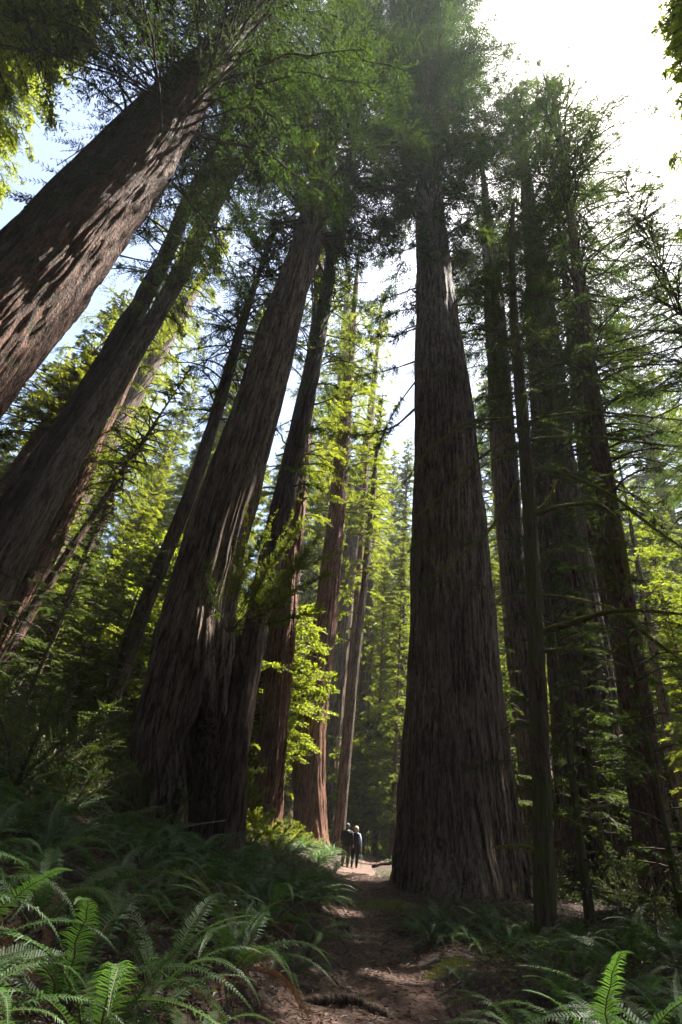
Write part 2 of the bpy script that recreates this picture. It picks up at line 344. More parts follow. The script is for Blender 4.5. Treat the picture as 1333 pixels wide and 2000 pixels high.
# ------------------------------------------------------------------ foliage
def limb_spray(mb, p0, dirh, L, up=.15, droop=.5, twig=.3, gap=.2, K=8, ll=.2, lw=.06, r0=.05, wood=0, leafm=1, t0=.15, g=None, clump=.0, curl=.0, tilt=.35, woodn=6):
    """one limb with side twigs in a loose flat spray, hung with leaves. g: numpy Generator"""
    g = g or rng; n_ = 9; t = np.linspace(0, 1, n_)
    side = np.array([-dirh[1], dirh[0], 0.])
    kink = np.cumsum(g.normal(0, .022, (n_, 2)), 0)*L
    C = p0 + dirh*(L*t)[:, None]*(1-.12*t[:, None]) + np.array([0, 0, 1.])*(L*(up*t-droop*t*t))[:, None] + side*(curl*L*t*t)[:, None]
    C[:, 0] += kink[:, 0]*side[0]*.6; C[:, 1] += kink[:, 0]*side[1]*.6; C[:, 2] += kink[:, 1]*.5
    tube(mb, C, r0*(1-.85*t)+.006, woodn, wood, cap=False)
    T = max(2, int(L*(1-t0)/gap)); tt = t0+(1-t0)*np.sort(g.random(T))
    if clump > 0:
        q = vnoise(tt*L*.8+g.random()*50, 0, 0, 11); tt = tt[q > clump]; T = len(tt)
        if T == 0: return
    sg = np.where(np.arange(T) % 2, 1, -1)
    b = np.stack([np.interp(tt, t, C[:, k]) for k in range(3)], -1); tan = norm(np.stack([np.interp(tt, t, np.gradient(C[:, k], t)) for k in range(3)], -1))
    ang = g.normal(.95, .25, T)*(1-.45*tt)
    d = norm(tan*np.cos(ang)[:, None] + side*(np.sin(ang)*sg)[:, None] + g.normal(0, .18, (T, 3)) - np.array([0, 0, .12]))
    tl = twig*L*(.35+.65*np.sin(np.pi*np.clip(tt*.9+.12, 0, 1)))*g.uniform(.6, 1.25, T)
    e = b + d*tl[:, None] - np.array([0, 0, 1.])*(.25*droop*tl)[:, None]
    prisms(mb, b, e, np.full(T, max(.004, r0*.2)), np.full(T, .003), wood)
    k = (np.arange(K)+.6)/K; ks = np.where(np.arange(K) % 2, 1, -1)
    q = b[:, None] + (e-b)[:, None]*k[None, :, None]; td = norm(e-b)
    up_ = norm(np.array([0, 0, 1.]) + g.normal(0, tilt, (T, 3))); ts = norm(np.cross(td, up_))
    for s_ in (1, -1):
        ld = norm(td[:, None]*.75 + ts[:, None]*(s_*.8) + g.normal(0, .25, (T, K, 3)))
        nn = norm(up_[:, None] + g.normal(0, .35, (T, K, 3)))
        ln = ll*(1-.45*k[None])*g.uniform(.7, 1.3, (T, K))
        leaves(mb, q.reshape(-1, 3), ld.reshape(-1, 3), nn.reshape(-1, 3), ln.ravel(), (ln*(lw/ll)).ravel(), leafm)
GAPS = [(at(120, 1500, 14), 1.1), (at(230, 1460, 16), .9), (at(1000, 1180, 30), 2.2), (at(745, 1500, 50), 3), (at(705, 1400, 62), 3.5), (at(770, 1350, 66), 3.5), (at(470, 1280, 40), 2.5), (at(250, 1150, 36), 3), (at(90, 1000, 30), 4), (at(180, 900, 34), 4.5), (at(60, 1240, 17), 2.2), (at(330, 900, 36), 3.2), (at(230, 620, 30), 2.5), (at(150, 1180, 24), 3), (at(20, 700, 30), 3), (at(640, 900, 42), 3), (at(720, 760, 44), 3), (at(600, 1200, 40), 2.5), (at(760, 1150, 44), 3),
        (at(590, 1590, 26), 1.8), (at(520, 1540, 21), 1.3), (at(505, 1440, 17), 1.3), (at(725, 1690, 31), 2.2), (at(740, 1660, 36), 2.5), (at(645, 1610, 29), 1.6), (at(640, 1795, 14), .8), (at(520, 1030, 13), 1.3), (at(1230, 1000, 36), 3), (at(1300, 1200, 28), 3), (at(960, 1000, 42), 2.5), (at(470, 750, 40), 2.5), (at(100, 450, 40), 2.5)]
def in_gap(P, clear=7.0):
    """points whose neighbourhood the sunbeams to the light gaps cross"""
    m = np.zeros(len(P), bool)
    for c, r in GAPS:
        v = P-c; s_ = v@SUN; d2 = (v*v).sum(1)-s_*s_
        m |= (s_ > clear) & (d2 < (r*(.75+.5*vnoise(P[:, 0]*.8, P[:, 1]*.8, P[:, 2]*.8, 17)))**2)
    return m
def crown_mesh(name, H, z0, Lmax, nl, mats, seed, shape='cone', axis=None, rtrunk=.25, base=None, **kw):
    """conifer crown from height z0 to H (local, z=0 at the base)."""
    g = np.random.default_rng(seed); mb = MB()
    u = np.sort(g.random(nl)); zs = z0+(H-z0)*u**.9
    for i, z in enumerate(zs):
        az = i*2.39996+g.normal(0, .4); dh = np.array([math.cos(az), math.sin(az), 0])
        f = (z-z0)/(H-z0)
        if shape == 'cone': L = Lmax*(1-f)**.75*(.45+.55*min(1, f*6+.3))
        elif shape == 'high': L = Lmax*(1-f**6)*(.4+.6*min(1, f*2.4))
        elif shape == 'column': L = Lmax*(1-f**5)*(.6+.4*math.sin(3.1*min(1, f*1.6)))
        else: L = Lmax*math.sqrt(max(.02, 1-(2*f-.9)**2*.9))
        L = max(.5, L*g.uniform(.5, 1.1))
        p = np.array([0, 0, z]); rr = rtrunk
        if axis is not None:
            c, rr = on_axis(axis, z); p = c
        p = p+dh*rr*.7
        limb_spray(mb, p, dh, L, up=g.uniform(.0, .35)+.35*f, g=g, **kw)
    if base is not None:
        V = np.concatenate(mb.v); F = np.concatenate(mb.f); ok = ~in_gap(V[F[:, 0]]+base); mt = np.concatenate(mb.m)[ok]; F = F[ok]
        used, inv = np.unique(F, return_inverse=True); mb.v, mb.f, mb.m = [V[used]], [inv.reshape(-1, 4)], [mt]
    return mb.mesh(name, mats)
# ------------------------------------------------------------------ the big trees
def hollow(T, Z, R_):                         # fire-scarred hollow in the base of the left giant
    a = (T-RAD(-54)+math.pi) % (2*math.pi)-math.pi
    a = a+.35*(vnoise(Z*1.7, T*2, 0, 5)-.5)+.12*(vnoise(Z*6, T*6, 0, 6)-.5)
    m = (1-smooth(.30, .46, np.abs(a)))*(1-smooth(2.6, 3.3, Z+np.abs(a)*2.6+.8*(vnoise(T*5, Z*.5, 1, 9)-.5)))
    burl = .22*np.maximum(0, vnoise(np.cos(T)*2.2, np.sin(T)*2.2, Z*.55, 15)-.45)*np.exp(-Z/6)
    return R_*(1-.86*m+burl*2.2)
RT = 'redwood_tree'
pix_tree(RT, 'giant grey-barked redwood with swirling furrows rising straight beside the right edge of the trail',
    [(900, 1735, 285), (897, 1650, 252), (893, 1560, 232), (889, 1400, 196), (884, 1250, 176), (876, 1000, 140), (867, 800, 112), (859, 700, 95), (852, 600, 80), (845, 500, 66)],
    20, M['grey'], 83, flare=1.18, nseg=420, step=.13, amp=.085, freq=2.3, twist=.35, seed=3, butt=.17)
pix_tree(RT, 'giant fire-hollowed redwood leaning right on the fern bank left of the trail',
    [(365, 1560, 215), (358, 1450, 200), (372, 1333, 172), (390, 1200, 142), (425, 1050, 120), (472, 900, 106), (515, 760, 88), (548, 640, 78), (580, 540, 66), (602, 470, 58)],
    15.5, M['grey'], 60, anchor=2, flare=1.15, nseg=340, step=.13, amp=.09, freq=2.3, twist=.12, seed=11, butt=.13, hook=hollow)
pix_tree(RT, 'nearest thick brown trunk crossing the upper left corner of the photo',
    [(-3, 667, 192), (107, 550, 165), (186, 450, 136), (275, 350, 103), (352, 235, 72), (405, 155, 56), (460, 75, 46), (508, 2, 34)],
    8, M['brown'], 42, anchor=2, nseg=340, step=.06, amp=.055, freq=5.5, seed=21, stretch=.2)
pix_tree(RT, 'dark trunk hidden close behind the nearest thick brown trunk',
    [(20, 500, 90), (110, 400, 84), (190, 318, 76), (260, 245, 66)], 13, M['dark'], 44, nseg=130, step=.25, amp=.05, seed=25)
pix_tree(RT, 'dark brown redwood at the left edge, hinder of two trunks that cross low there',
    [(20, 1000, 66), (85, 900, 56), (165, 780, 47), (230, 667, 43), (286, 572, 35), (338, 475, 31), (370, 385, 27)], 21, M['dark'], 58, nseg=200, step=.15, amp=.065, freq=2.8, seed=31)
pix_tree(RT, 'grey redwood at the left edge in front of the dark brown trunk it crosses',
    [(15, 1100, 80), (75, 1000, 68), (132, 900, 57), (205, 785, 46), (274, 667, 38), (330, 578, 33), (385, 480, 28), (425, 395, 24)], 19, M['pale'], 50, nseg=130, step=.2, amp=.04, freq=3, seed=35)
pix_tree(RT, 'thin straight trunk at the far left, left of the crossing trunks',
    [(0, 965, 26), (80, 845, 24), (140, 760, 20), (190, 690, 15)], 26, M['brown'], 19, nseg=40, step=.3, amp=.025, seed=37)
pix_tree(RT, 'hazy slender trunk behind the bright green foliage on the left',
    [(195, 890, 44), (248, 800, 38), (300, 705, 32), (360, 600, 28)], 38, M['grey'], 50, nseg=48, step=.4, amp=.04, seed=39)
pix_tree(RT, 'reddish ragged redwood low on the left hillside beside the crossing trunks',
    [(45, 1160, 62), (85, 1080, 58), (130, 980, 50)], 27, M['red'], 45, nseg=130, step=.25, amp=.06, seed=41)
pix_tree('slender_tree', 'thin leaning brown trunk crossing the reddish ragged redwood on the hillside',
    [(70, 1180, 20), (120, 1100, 18), (185, 1005, 13)], 25, M['brown'], 26, nseg=28, step=.4, amp=.02, seed=43)
pix_tree('slender_tree', 'short pale thin trunk on the hillside, right of the leaning brown one',
    [(115, 1210, 19), (150, 1125, 17), (198, 1020, 12)], 29, M['grey'], 26, nseg=28, step=.4, amp=.02, seed=45)
pix_tree('slender_tree', 'slender dark trunk left of the giant fire-hollowed redwood',
    [(285, 1180, 33), (330, 1070, 29), (378, 950, 27), (425, 800, 24), (455, 700, 21), (475, 625, 18)], 20, M['dark'], 40, nseg=48, step=.3, amp=.03, seed=47)
pix_tree(RT, 'tall dark slim redwood just behind the giant fire-hollowed redwood',
    [(470, 1400, 55), (495, 1250, 52), (535, 1060, 46), (572, 900, 42), (600, 770, 37), (622, 660, 31), (640, 560, 25), (655, 460, 20)], 22, M['dark'], 52, nseg=72, step=.22, amp=.045, seed=51)
pix_tree(RT, 'reddish fluted redwood with its foot in sunlit ferns, left of the curving one',
    [(527, 1540, 62), (535, 1420, 60), (550, 1250, 56), (560, 1150, 50), (572, 1050, 42), (585, 940, 34)], 27, M['red'], 50, nseg=150, step=.2, amp=.08, freq=2.5, seed=53)
pix_tree(RT, 'curving reddish redwood with a sunlit right edge above the two walkers',
    [(607, 1600, 66), (602, 1520, 68), (607, 1420, 60), (625, 1300, 48), (640, 1180, 45), (650, 1080, 40), (660, 980, 34)], 34, M['red'], 54, nseg=170, step=.2, amp=.07, freq=2.5, seed=55)
pix_tree(RT, 'grey-brown redwood standing just behind the curving reddish redwood',
    [(644, 1590, 26), (654, 1430, 30), (668, 1260, 32), (682, 1110, 34), (700, 990, 28), (715, 900, 22)], 46, M['grey'], 56, nseg=60, step=.3, amp=.06, seed=57)
pix_tree(RT, 'straight slim red trunk directly above the man walking on the trail',
    [(666, 1610, 24), (672, 1500, 23), (681, 1400, 21), (689, 1290, 17)], 42, M['red'], 40, nseg=48, step=.3, amp=.05, seed=59)
pix_tree(RT, 'dark slim trunk above the woman walking on the trail',
    [(704, 1600, 31), (707, 1480, 26), (713, 1360, 22), (719, 1250, 18)], 50, M['dark'], 42, nseg=48, step=.3, amp=.06, seed=61)
pix_tree('slender_tree', 'thin pale trunk rising right of the grey-brown redwood mid scene',
    [(695, 1300, 15), (708, 1180, 14), (720, 1060, 13), (732, 930, 11)], 36, M['grey'], 40, nseg=28, step=.4, amp=.02, seed=63)
pix_tree('slender_tree', 'pole-thin dark trunk close to the left side of the giant right redwood',
    [(781, 1560, 9), (783, 1400, 9), (787, 1250, 8)], 44, M['dark'], 30, nseg=20, step=.5, amp=.02, seed=65)
pix_tree(RT, 'far blurred trunk above the middle of the photo, left of the giant right redwood',
    [(655, 1010, 25), (662, 900, 24), (668, 780, 22), (676, 640, 20)], 48, M['grey'], 64, nseg=40, step=.5, amp=.05, seed=67)
pix_tree(RT, 'grey redwood just behind the giant right redwood, left of the mossy tree',
    [(1040, 1450, 60), (1020, 1300, 58), (1000, 1080, 54), (985, 900, 50), (972, 700, 44), (960, 520, 36)], 27, M['grey'], 55, nseg=150, step=.22, amp=.06, seed=71)
pix_tree(RT, 'wide black-streaked redwood behind the mossy tree on the right',
    [(1165, 1600, 150), (1145, 1400, 132), (1120, 1200, 118), (1098, 1050, 104), (1082, 900, 88), (1066, 700, 66)], 25, M['dark'], 58, nseg=260, step=.16, amp=.1, freq=2.4, seed=73)
pix_tree(RT, 'brown redwood pressed against the right side of the black-streaked redwood',
    [(1222, 1560, 64), (1205, 1380, 60), (1185, 1220, 54), (1168, 1080, 46), (1150, 940, 38)], 27, M['brown'], 50, nseg=130, step=.22, amp=.06, seed=75)
pix_tree(RT, 'red-brown redwood nearest the right edge with bare lower trunk',
    [(1268, 1590, 74), (1250, 1450, 66), (1225, 1260, 56), (1203, 1100, 48), (1178, 930, 40), (1160, 800, 35), (1142, 650, 30), (1128, 520, 24)], 19, M['brown'], 42, nseg=150, step=.2, amp=.05, seed=77)
pix_tree('slender_tree', 'small leaning trunk at the far right edge among sunlit leaves',
    [(1318, 1500, 26), (1300, 1400, 24), (1280, 1290, 20)], 33, M['grey'], 28, nseg=32, step=.4, amp=.03, seed=79)
mossy_tree, mossy_ax, mossy_B = pix_tree('mossy_tree', 'slender mossy tree with bare crooked limbs in front of the giant right redwood',
    [(1064, 1850, 48), (1063, 1700, 42), (1058, 1500, 37), (1050, 1300, 34), (1042, 1150, 31), (1032, 960, 28), (1020, 800, 25), (1010, 690, 21), (1003, 600, 16), (1000, 500, 11), (1003, 400, 7)],
    12.3, M['mossy'], 17.5, nseg=48, step=.12, amp=.018, freq=9, seed=81, flare=1.3, butt=.05)
pix_tree('snag', 'charred broken snag standing against the right side of the fire-hollowed redwood',
    [(452, 1610, 62), (458, 1500, 56), (464, 1400, 46), (468, 1320, 34), (466, 1245, 14)], 14.2, M['dark'], 6.2, cat='dead tree', nseg=72, step=.12, amp=.07, freq=4, seed=83, butt=.1)
# ------------------------------------------------------------------ crowns and limbs of the big trees
BYL = {o['label']: o for o in COL.objects if o.parent is None and 'label' in o}
def find(s): return next(k for k in BYL if s in k)
def crown(s, z0, Lmax, nl, leafm='needle', H=None, **kw):
    k = find(s); ax = TRUNKS[k]; H = H or ax[0][-1, 2]-.5; f_ = kw.pop('full', 0); Lmax *= 1.4 if f_ else 1.1; nl = int(nl*(1.9 if f_ else 1.2)); kw.setdefault('shape', 'column'); kw.setdefault('clump', .3)
    kw.setdefault('ll', .2); kw.setdefault('lw', .055)
    me = crown_mesh('crown', H, z0, Lmax, nl, [M['twig'], M[leafm]], abs(hash_(k)) % 9999, axis=ax, base=np.array(BYL[k].location), **kw)
    obj('crown', me, BYL[k])
def hash_(s):
    h = 7
    for c in s: h = (h*31+ord(c)) % 1000003
    return h
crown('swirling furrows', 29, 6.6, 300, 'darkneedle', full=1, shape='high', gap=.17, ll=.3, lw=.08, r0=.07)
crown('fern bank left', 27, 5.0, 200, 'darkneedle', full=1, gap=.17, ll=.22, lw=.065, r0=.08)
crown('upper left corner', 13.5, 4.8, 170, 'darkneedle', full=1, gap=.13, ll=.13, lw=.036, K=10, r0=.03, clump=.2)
crown('hidden close behind', 19, 5.0, 120, gap=.17, ll=.18, lw=.05)
crown('hinder of two', 21, 4.6, 150, gap=.18, ll=.2, lw=.06)
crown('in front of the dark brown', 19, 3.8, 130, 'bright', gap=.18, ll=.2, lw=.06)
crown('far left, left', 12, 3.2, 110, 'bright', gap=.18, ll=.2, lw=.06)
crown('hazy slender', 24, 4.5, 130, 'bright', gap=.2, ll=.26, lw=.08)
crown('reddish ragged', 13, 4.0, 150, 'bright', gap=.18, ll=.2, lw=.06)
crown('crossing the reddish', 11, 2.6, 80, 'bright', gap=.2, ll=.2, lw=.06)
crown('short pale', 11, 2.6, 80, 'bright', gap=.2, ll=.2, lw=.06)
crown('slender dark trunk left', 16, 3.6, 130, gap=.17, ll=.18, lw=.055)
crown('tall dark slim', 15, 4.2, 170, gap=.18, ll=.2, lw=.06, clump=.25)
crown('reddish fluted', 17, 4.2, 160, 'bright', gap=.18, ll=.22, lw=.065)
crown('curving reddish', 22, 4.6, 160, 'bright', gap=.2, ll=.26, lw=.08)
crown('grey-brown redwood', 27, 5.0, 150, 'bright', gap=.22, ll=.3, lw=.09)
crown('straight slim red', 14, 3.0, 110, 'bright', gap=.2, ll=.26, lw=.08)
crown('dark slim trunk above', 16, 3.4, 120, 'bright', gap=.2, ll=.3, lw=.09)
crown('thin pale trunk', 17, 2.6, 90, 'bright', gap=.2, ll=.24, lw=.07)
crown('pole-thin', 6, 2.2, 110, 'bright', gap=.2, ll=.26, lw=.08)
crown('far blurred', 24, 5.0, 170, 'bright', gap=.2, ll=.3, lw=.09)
crown('left of the mossy', 24, 5.0, 170, full=1, gap=.17, ll=.22, lw=.06)
crown('black-streaked redwood behind', 20, 6.0, 200, full=1, shape='high', gap=.17, ll=.24, lw=.065, clump=.3)
crown('pressed against', 18, 4.2, 140, gap=.18, ll=.2, lw=.055)
crown('nearest the right edge', 13, 5.2, 160, full=1, shape='high', gap=.16, ll=.16, lw=.045, clump=.35)
crown('far right edge among', 9, 3.2, 100, 'bright', gap=.18, ll=.24, lw=.07)

def pix_path(path, d0, d1):
    n_ = len(path); return np.array([at(u, v, d0+(d1-d0)*i/(n_-1)) for i, (u, v) in enumerate(path)])
def resample(P, n_):
    s = np.concatenate([[0], np.cumsum(np.linalg.norm(np.diff(P, axis=0), axis=1))]); q = np.linspace(0, s[-1], n_)
    Q = np.stack([np.interp(q, s, P[:, k]) for k in range(3)], -1)
    for _ in range(2): Q[1:-1] = (Q[:-2]+2*Q[1:-1]+Q[2:])/4
    return Q, s[-1]
def path_limb(name, parent, B, path, d0, d1, r0, seed, wood='twig', leafm='needle', tw=.5, gap=.15, K=8, ll=.1, lw=.028, moss=0, drop=.3, skip=.25, endr=.2, mess=.25):
    g = np.random.default_rng(seed); mb = MB(); P, L = resample(pix_path(path, d0, d1)-B, max(8, int(4*len(path))))
    P[1:-1] += g.normal(0, .012*L/len(P), (len(P)-2, 3))
    rr = r0*(1-(1-endr)*np.linspace(0, 1, len(P)))*g.uniform(.88, 1.12, len(P)); tube(mb, P, rr, 8, 0, cap=False)
    tt = np.linspace(0, 1, len(P))
    if moss:
        n_ = int(L*moss); t = g.random(n_); c = np.stack([np.interp(t, tt, P[:, k]) for k in range(3)], -1); r_ = np.interp(t, tt, rr)
        d = norm(g.normal(0, 1, (n_, 3))); d2 = norm(d+np.array([0, 0, -.5])+g.normal(0, .4, (n_, 3)))
        leaves(mb, c+d*r_[:, None]*.8, d2, norm(g.normal(0, 1, (n_, 3))), g.uniform(.02, .075, n_), g.uniform(.008, .02, n_), 2)
    T = int(L*(1-skip)/gap)
    if T > 0 and tw > 0:
        t = skip+(1-skip)*np.sort(g.random(T)); b = np.stack([np.interp(t, tt, P[:, k]) for k in range(3)], -1)
        tan = norm(np.stack([np.interp(t, tt, np.gradient(P[:, k])) for k in range(3)], -1)); side = norm(np.cross(tan, np.array([0, 0, 1.])))
        sg = np.where(np.arange(T) % 2, 1, -1)[:, None]
        d = norm(tan*.6+side*sg*g.uniform(.4, 1, (T, 1))+g.normal(0, .3, (T, 3))-np.array([0, 0, drop])); tl = tw*g.uniform(.35, 1.2, T); e = b+d*tl[:, None]
        prisms(mb, b, e, np.full(T, .006), np.full(T, .002), 0)
        if K:
            k = (np.arange(K)+.5)/K; q = b[:, None]+(e-b)[:, None]*k[None, :, None]; up_ = norm(np.array([0, 0, 1.])+g.normal(0, .4, (T, 3))); ts = norm(np.cross(d, up_))
            for s_ in (1, -1):
                ld = norm(d[:, None]*.7+ts[:, None]*s_*.8+g.normal(0, mess, (T, K, 3))); nn = norm(up_[:, None]+g.normal(0, .1+mess, (T, K, 3)))
                ln = ll*(1-.4*k[None])*g.uniform(.7, 1.3, (T, K)); leaves(mb, q.reshape(-1, 3), ld.reshape(-1, 3), nn.reshape(-1, 3), ln.ravel(), ln.ravel()*lw/ll, 1)
    return obj(name, mb.mesh(name, [M[wood], M[leafm], M['moss']]), parent)
# crooked mossy limbs of the slender tree
ML = [([(1022, 830), (1060, 812), (1160, 804), (1250, 812), (1345, 822)], 12.3, 11.4, .026), ([(1034, 860), (1100, 852), (1180, 855), (1345, 876)], 12.3, 12.8, .032),
      ([(1038, 916), (1100, 922), (1200, 968), (1265, 1022), (1345, 1078)], 12.3, 11.2, .038), ([(1010, 815), (960, 818), (918, 822), (845, 868), (788, 945)], 12.3, 10.6, .024),
      ([(1014, 838), (930, 900), (866, 966), (808, 1012)], 12.3, 10.8, .024), ([(1024, 892), (975, 889), (930, 886)], 12.3, 12.0, .022),
      ([(1012, 940), (985, 990), (955, 1040), (890, 1092), (848, 1124)], 12.3, 11.2, .03), ([(1042, 1006), (1085, 990), (1168, 980), (1208, 1014), (1222, 1085), (1226, 1165)], 12.3, 11.6, .036),
      ([(1055, 1162), (1120, 1168), (1190, 1184), (1203, 1190)], 12.3, 11.8, .026), ([(1058, 1234), (1120, 1216), (1188, 1193), (1260, 1192), (1345, 1201)], 12.3, 11.0, .048),
      ([(1225, 1206), (1255, 1232), (1292, 1262), (1345, 1296)], 11.5, 11.0, .032), ([(1045, 1092), (1010, 1096), (982, 1094)], 12.3, 12.0, .02),
      ([(1060, 1272), (1100, 1266), (1148, 1254)], 12.3, 11.9, .026), ([(1042, 1004), (1065, 985), (1080, 960), (1085, 938)], 12.3, 12.1, .032),
      ([(1048, 1660), (1010, 1650), (962, 1655)], 12.3, 11.6, .022), ([(1070, 1588), (1110, 1598), (1180, 1642)], 12.3, 12.0, .02),
      ([(1010, 696), (960, 622), (912, 562), (850, 500)], 12.3, 11.5, .02), ([(1008, 690), (978, 640), (958, 565), (985, 465), (1012, 395)], 12.3, 12.0, .03),
      ([(1008, 692), (1080, 612), (1180, 542), (1295, 478)], 12.3, 12.5, .022), ([(1012, 690), (1120, 628), (1230, 580), (1345, 536)], 12.3, 11.3, .02),
      ([(1010, 640), (1150, 622), (1345, 612)], 12.3, 12.6, .016), ([(1016, 722), (1110, 702), (1345, 690)], 12.3, 12.0, .018), ([(1018, 770), (1090, 750), (1200, 740), (1345, 752)], 12.3, 13.2, .018),
      ([(1008, 720), (940, 712), (860, 735), (800, 742)], 12.3, 11.6, .016), ([(1006, 640), (950, 590), (890, 570), (830, 575)], 12.3, 13, .014)]
for i, (p, a, b, r) in enumerate(ML):
    up_ = i >= 16
    path_limb('limb', mossy_tree, mossy_B, p, a, b, r*(2.0 if i < 16 else 1.5), 100+i, wood='limbmoss' if i < 16 else 'mossy', moss=0 if up_ else 260, tw=.45 if len(p) > 3 else .18, gap=.11 if up_ else .2, K=7 if i in (0, 1, 2, 3, 6, 9, 10) or up_ else 0, ll=.055, lw=.018, skip=.3, drop=.35)
for i, (p, a, b) in enumerate([([(1035, 1120), (1080, 1075), (1130, 1060), (1200, 1075)], 12.3, 10.5), ([(1040, 1150), (1090, 1110), (1150, 1105), (1190, 1130)], 12.3, 10.8), ([(1028, 1050), (900, 1060), (840, 1050), (800, 1075)], 12.3, 10.9),
        ([(1040, 1180), (930, 1140), (850, 1135), (810, 1150)], 12.3, 10.9), ([(1060, 1440), (1110, 1400), (1180, 1390), (1240, 1420)], 12.3, 10.6), ([(1062, 1480), (1130, 1450), (1210, 1460), (1260, 1500)], 12.3, 10.8)]):
    path_limb('limb', mossy_tree, mossy_B, p, a, b, .012, 150+i, wood='mossy', leafm='needle', tw=.55, gap=.045, K=9, ll=.06, lw=.016, skip=.3, drop=.15)
crown_k = 'slender mossy tree'
k_ = find(crown_k); obj('crown', crown_mesh('crown', 25, 11.5, 3.4, 60, [M['twig'], M['needle']], 5, axis=TRUNKS[k_], gap=.15, ll=.07, lw=.02, K=9, r0=.018, clump=.3), mossy_tree)
# long limbs of the near leaning tree
near = BYL[find('upper left corner')]; nB = np.array(near.location)
for i, (p, a, b, r) in enumerate([([(440, 128), (560, 150), (690, 200), (745, 212), (840, 290)], 8, 9.5, .04), ([(405, 190), (530, 205), (655, 222), (705, 250), (760, 330)], 8, 9.2, .045), ([(365, 258), (400, 262), (470, 275), (560, 330)], 8, 8.8, .035),
        ([(275, 415), (345, 462), (430, 522), (470, 570)], 8, 8.6, .03), ([(215, 495), (330, 520), (380, 545)], 8, 8.5, .025), ([(505, 40), (600, 20), (700, 60), (830, 80)], 8, 9, .05), ([(480, 70), (560, 90), (650, 110), (760, 150)], 8, 9.3, .04),
        ([(300, 385), (360, 330), (430, 340), (520, 420)], 8, 8.8, .03), ([(430, 150), (500, 230), (560, 330), (620, 400)], 8, 8.2, .03)]):
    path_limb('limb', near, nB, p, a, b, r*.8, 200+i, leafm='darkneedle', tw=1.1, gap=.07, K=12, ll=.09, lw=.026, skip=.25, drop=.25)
lm = path_limb('limb', near, nB, [(520, 90), (570, 150), (600, 205), (615, 290)], 8, 8.6, .012, 230, leafm='yellow', tw=.35, gap=.12, K=5, ll=.12, lw=.09, skip=.55, drop=.6); lm['label'] = 'thin hanging limb with large yellow-green leaves'
big = BYL[find('swirling furrows')]; bB = np.array(big.location)
for i, (p, b) in enumerate([([(818, 560), (745, 588), (655, 598)], 18.5), ([(815, 640), (765, 660), (690, 652)], 19), ([(809, 800), (772, 835), (705, 852), (610, 838)], 18), ([(814, 705), (765, 722), (695, 735)], 20.5), ([(818, 480), (760, 500), (690, 478)], 18), ([(812, 745), (770, 800), (740, 870)], 19), ([(816, 600), (770, 610), (720, 640)], 20.5), ([(880, 470), (940, 450), (1000, 470)], 18.5)]):
    path_limb('limb', big, bB, p, 19.7, b, .05 if i != 2 else .07, 260+i, tw=1.0, gap=.07, K=10, ll=.16, lw=.05, skip=.3, drop=.45, mess=.4)
# ------------------------------------------------------------------ forest behind
TALL = [crown_mesh('crown', 60, 11, 6.0, 430, [M['twig'], M['bright']], 301+i, 'column', ll=.34, lw=.10, gap=.2, K=7, r0=.08, rtrunk=.3, clump=.33) for i in range(3)]
YOUNG = [crown_mesh('crown', 22, 1.0, 3.3, 240, [M['twig'], M['bright']], 311+i, ll=.2, lw=.06, gap=.15, K=8, r0=.03, rtrunk=.08, droop=.4, clump=.1) for i in range(3)]
BROAD = [crown_mesh('crown', 9, 1.6, 3.4, 140, [M['twig'], M['broad']], 321+i, 'round', ll=.17, lw=.10, gap=.13, K=6, r0=.03, rtrunk=.06, droop=.2, tilt=.6, clump=.2) for i in range(3)]
def straight(H, r, seed, mat, amp):
    z = np.array([-.6, .3, 1.5, H*.3, H*.6, H*.97]); rr = r*np.array([1.5, 1.25, 1.05, .8, .5, .05])
    me, _ = trunk_mesh('trunk', np.stack([z*0, z*0, z], -1), rr, mat, nseg=36, step=.6, amp=amp, seed=seed); 
    for v in me.vertices: v.co.z -= .6
    return me
TT = [straight(60, .8, 5, M['grey'], .06), straight(60, .8, 6, M['red'], .06)]; TY_ = [straight(22, .17, 7, M['brown'], .015)]; TB = [straight(8.5, .1, 8, M['mossy'], .01)]
named = [(o.location.x, o.location.y, math.hypot(o.location.x, o.location.y)) for o in BYL.values()]
PATCH = [(2.6, 27.5), (3.1, 31), (4.4, 34), (5.2, 36.5), (6.2, 39), (7, 43), (-1.2, 24), (-.3, 27), (1.3, 16.5)]
def sun_blocked(x, y, H, rad):
    for px, py in PATCH:
        for h in np.linspace(2, H, 12):
            s = h/math.tan(SUN_EL)
            if math.hypot(px+s*math.sin(SUN_AZ)-x, py+s*math.cos(SUN_AZ)-y) < rad*(1.1-.8*h/H)+.3: return True
    return False
PLACED = []
def scatter(n_, d0, d1, a0, a1, spacing, crad, H, seed, keep_view=True):
    g = np.random.default_rng(seed); out = []; tries = 0
    while len(out) < n_ and tries < 20000:
        tries += 1
        d = math.sqrt(g.uniform(d0*d0, d1*d1)); a = RAD(g.uniform(a0, a1)); x, y = d*math.sin(a), d*math.cos(a)
        if abs(x-np.interp(y, TY, TX)) < 1.6+crad*.5 and y < 50: continue
        if any((x-p)**2+(y-q)**2 < spacing**2 for p, q in PLACED+out): continue
        if any((x-p)**2+(y-q)**2 < 2.2**2 for p, q, _ in named): continue
        if keep_view and any(d < D and abs(math.atan2(p, q)-a) < (crad*.85+.8)/d for p, q, D in named): continue
        if (blocked_gap if H > 15 else sun_blocked)(x, y, H, crad): continue
        out.append((x, y))
    PLACED.extend(out); return out
def blocked_gap(x, y, H, rad):
    for c, r in GAPS:
        for s_ in np.linspace(8, 110, 18):
            q = c+SUN*s_
            if q[2] < H+gz(x, y) and math.hypot(q[0]-x, q[1]-y) < rad*.8+r*.6: return True
    return False
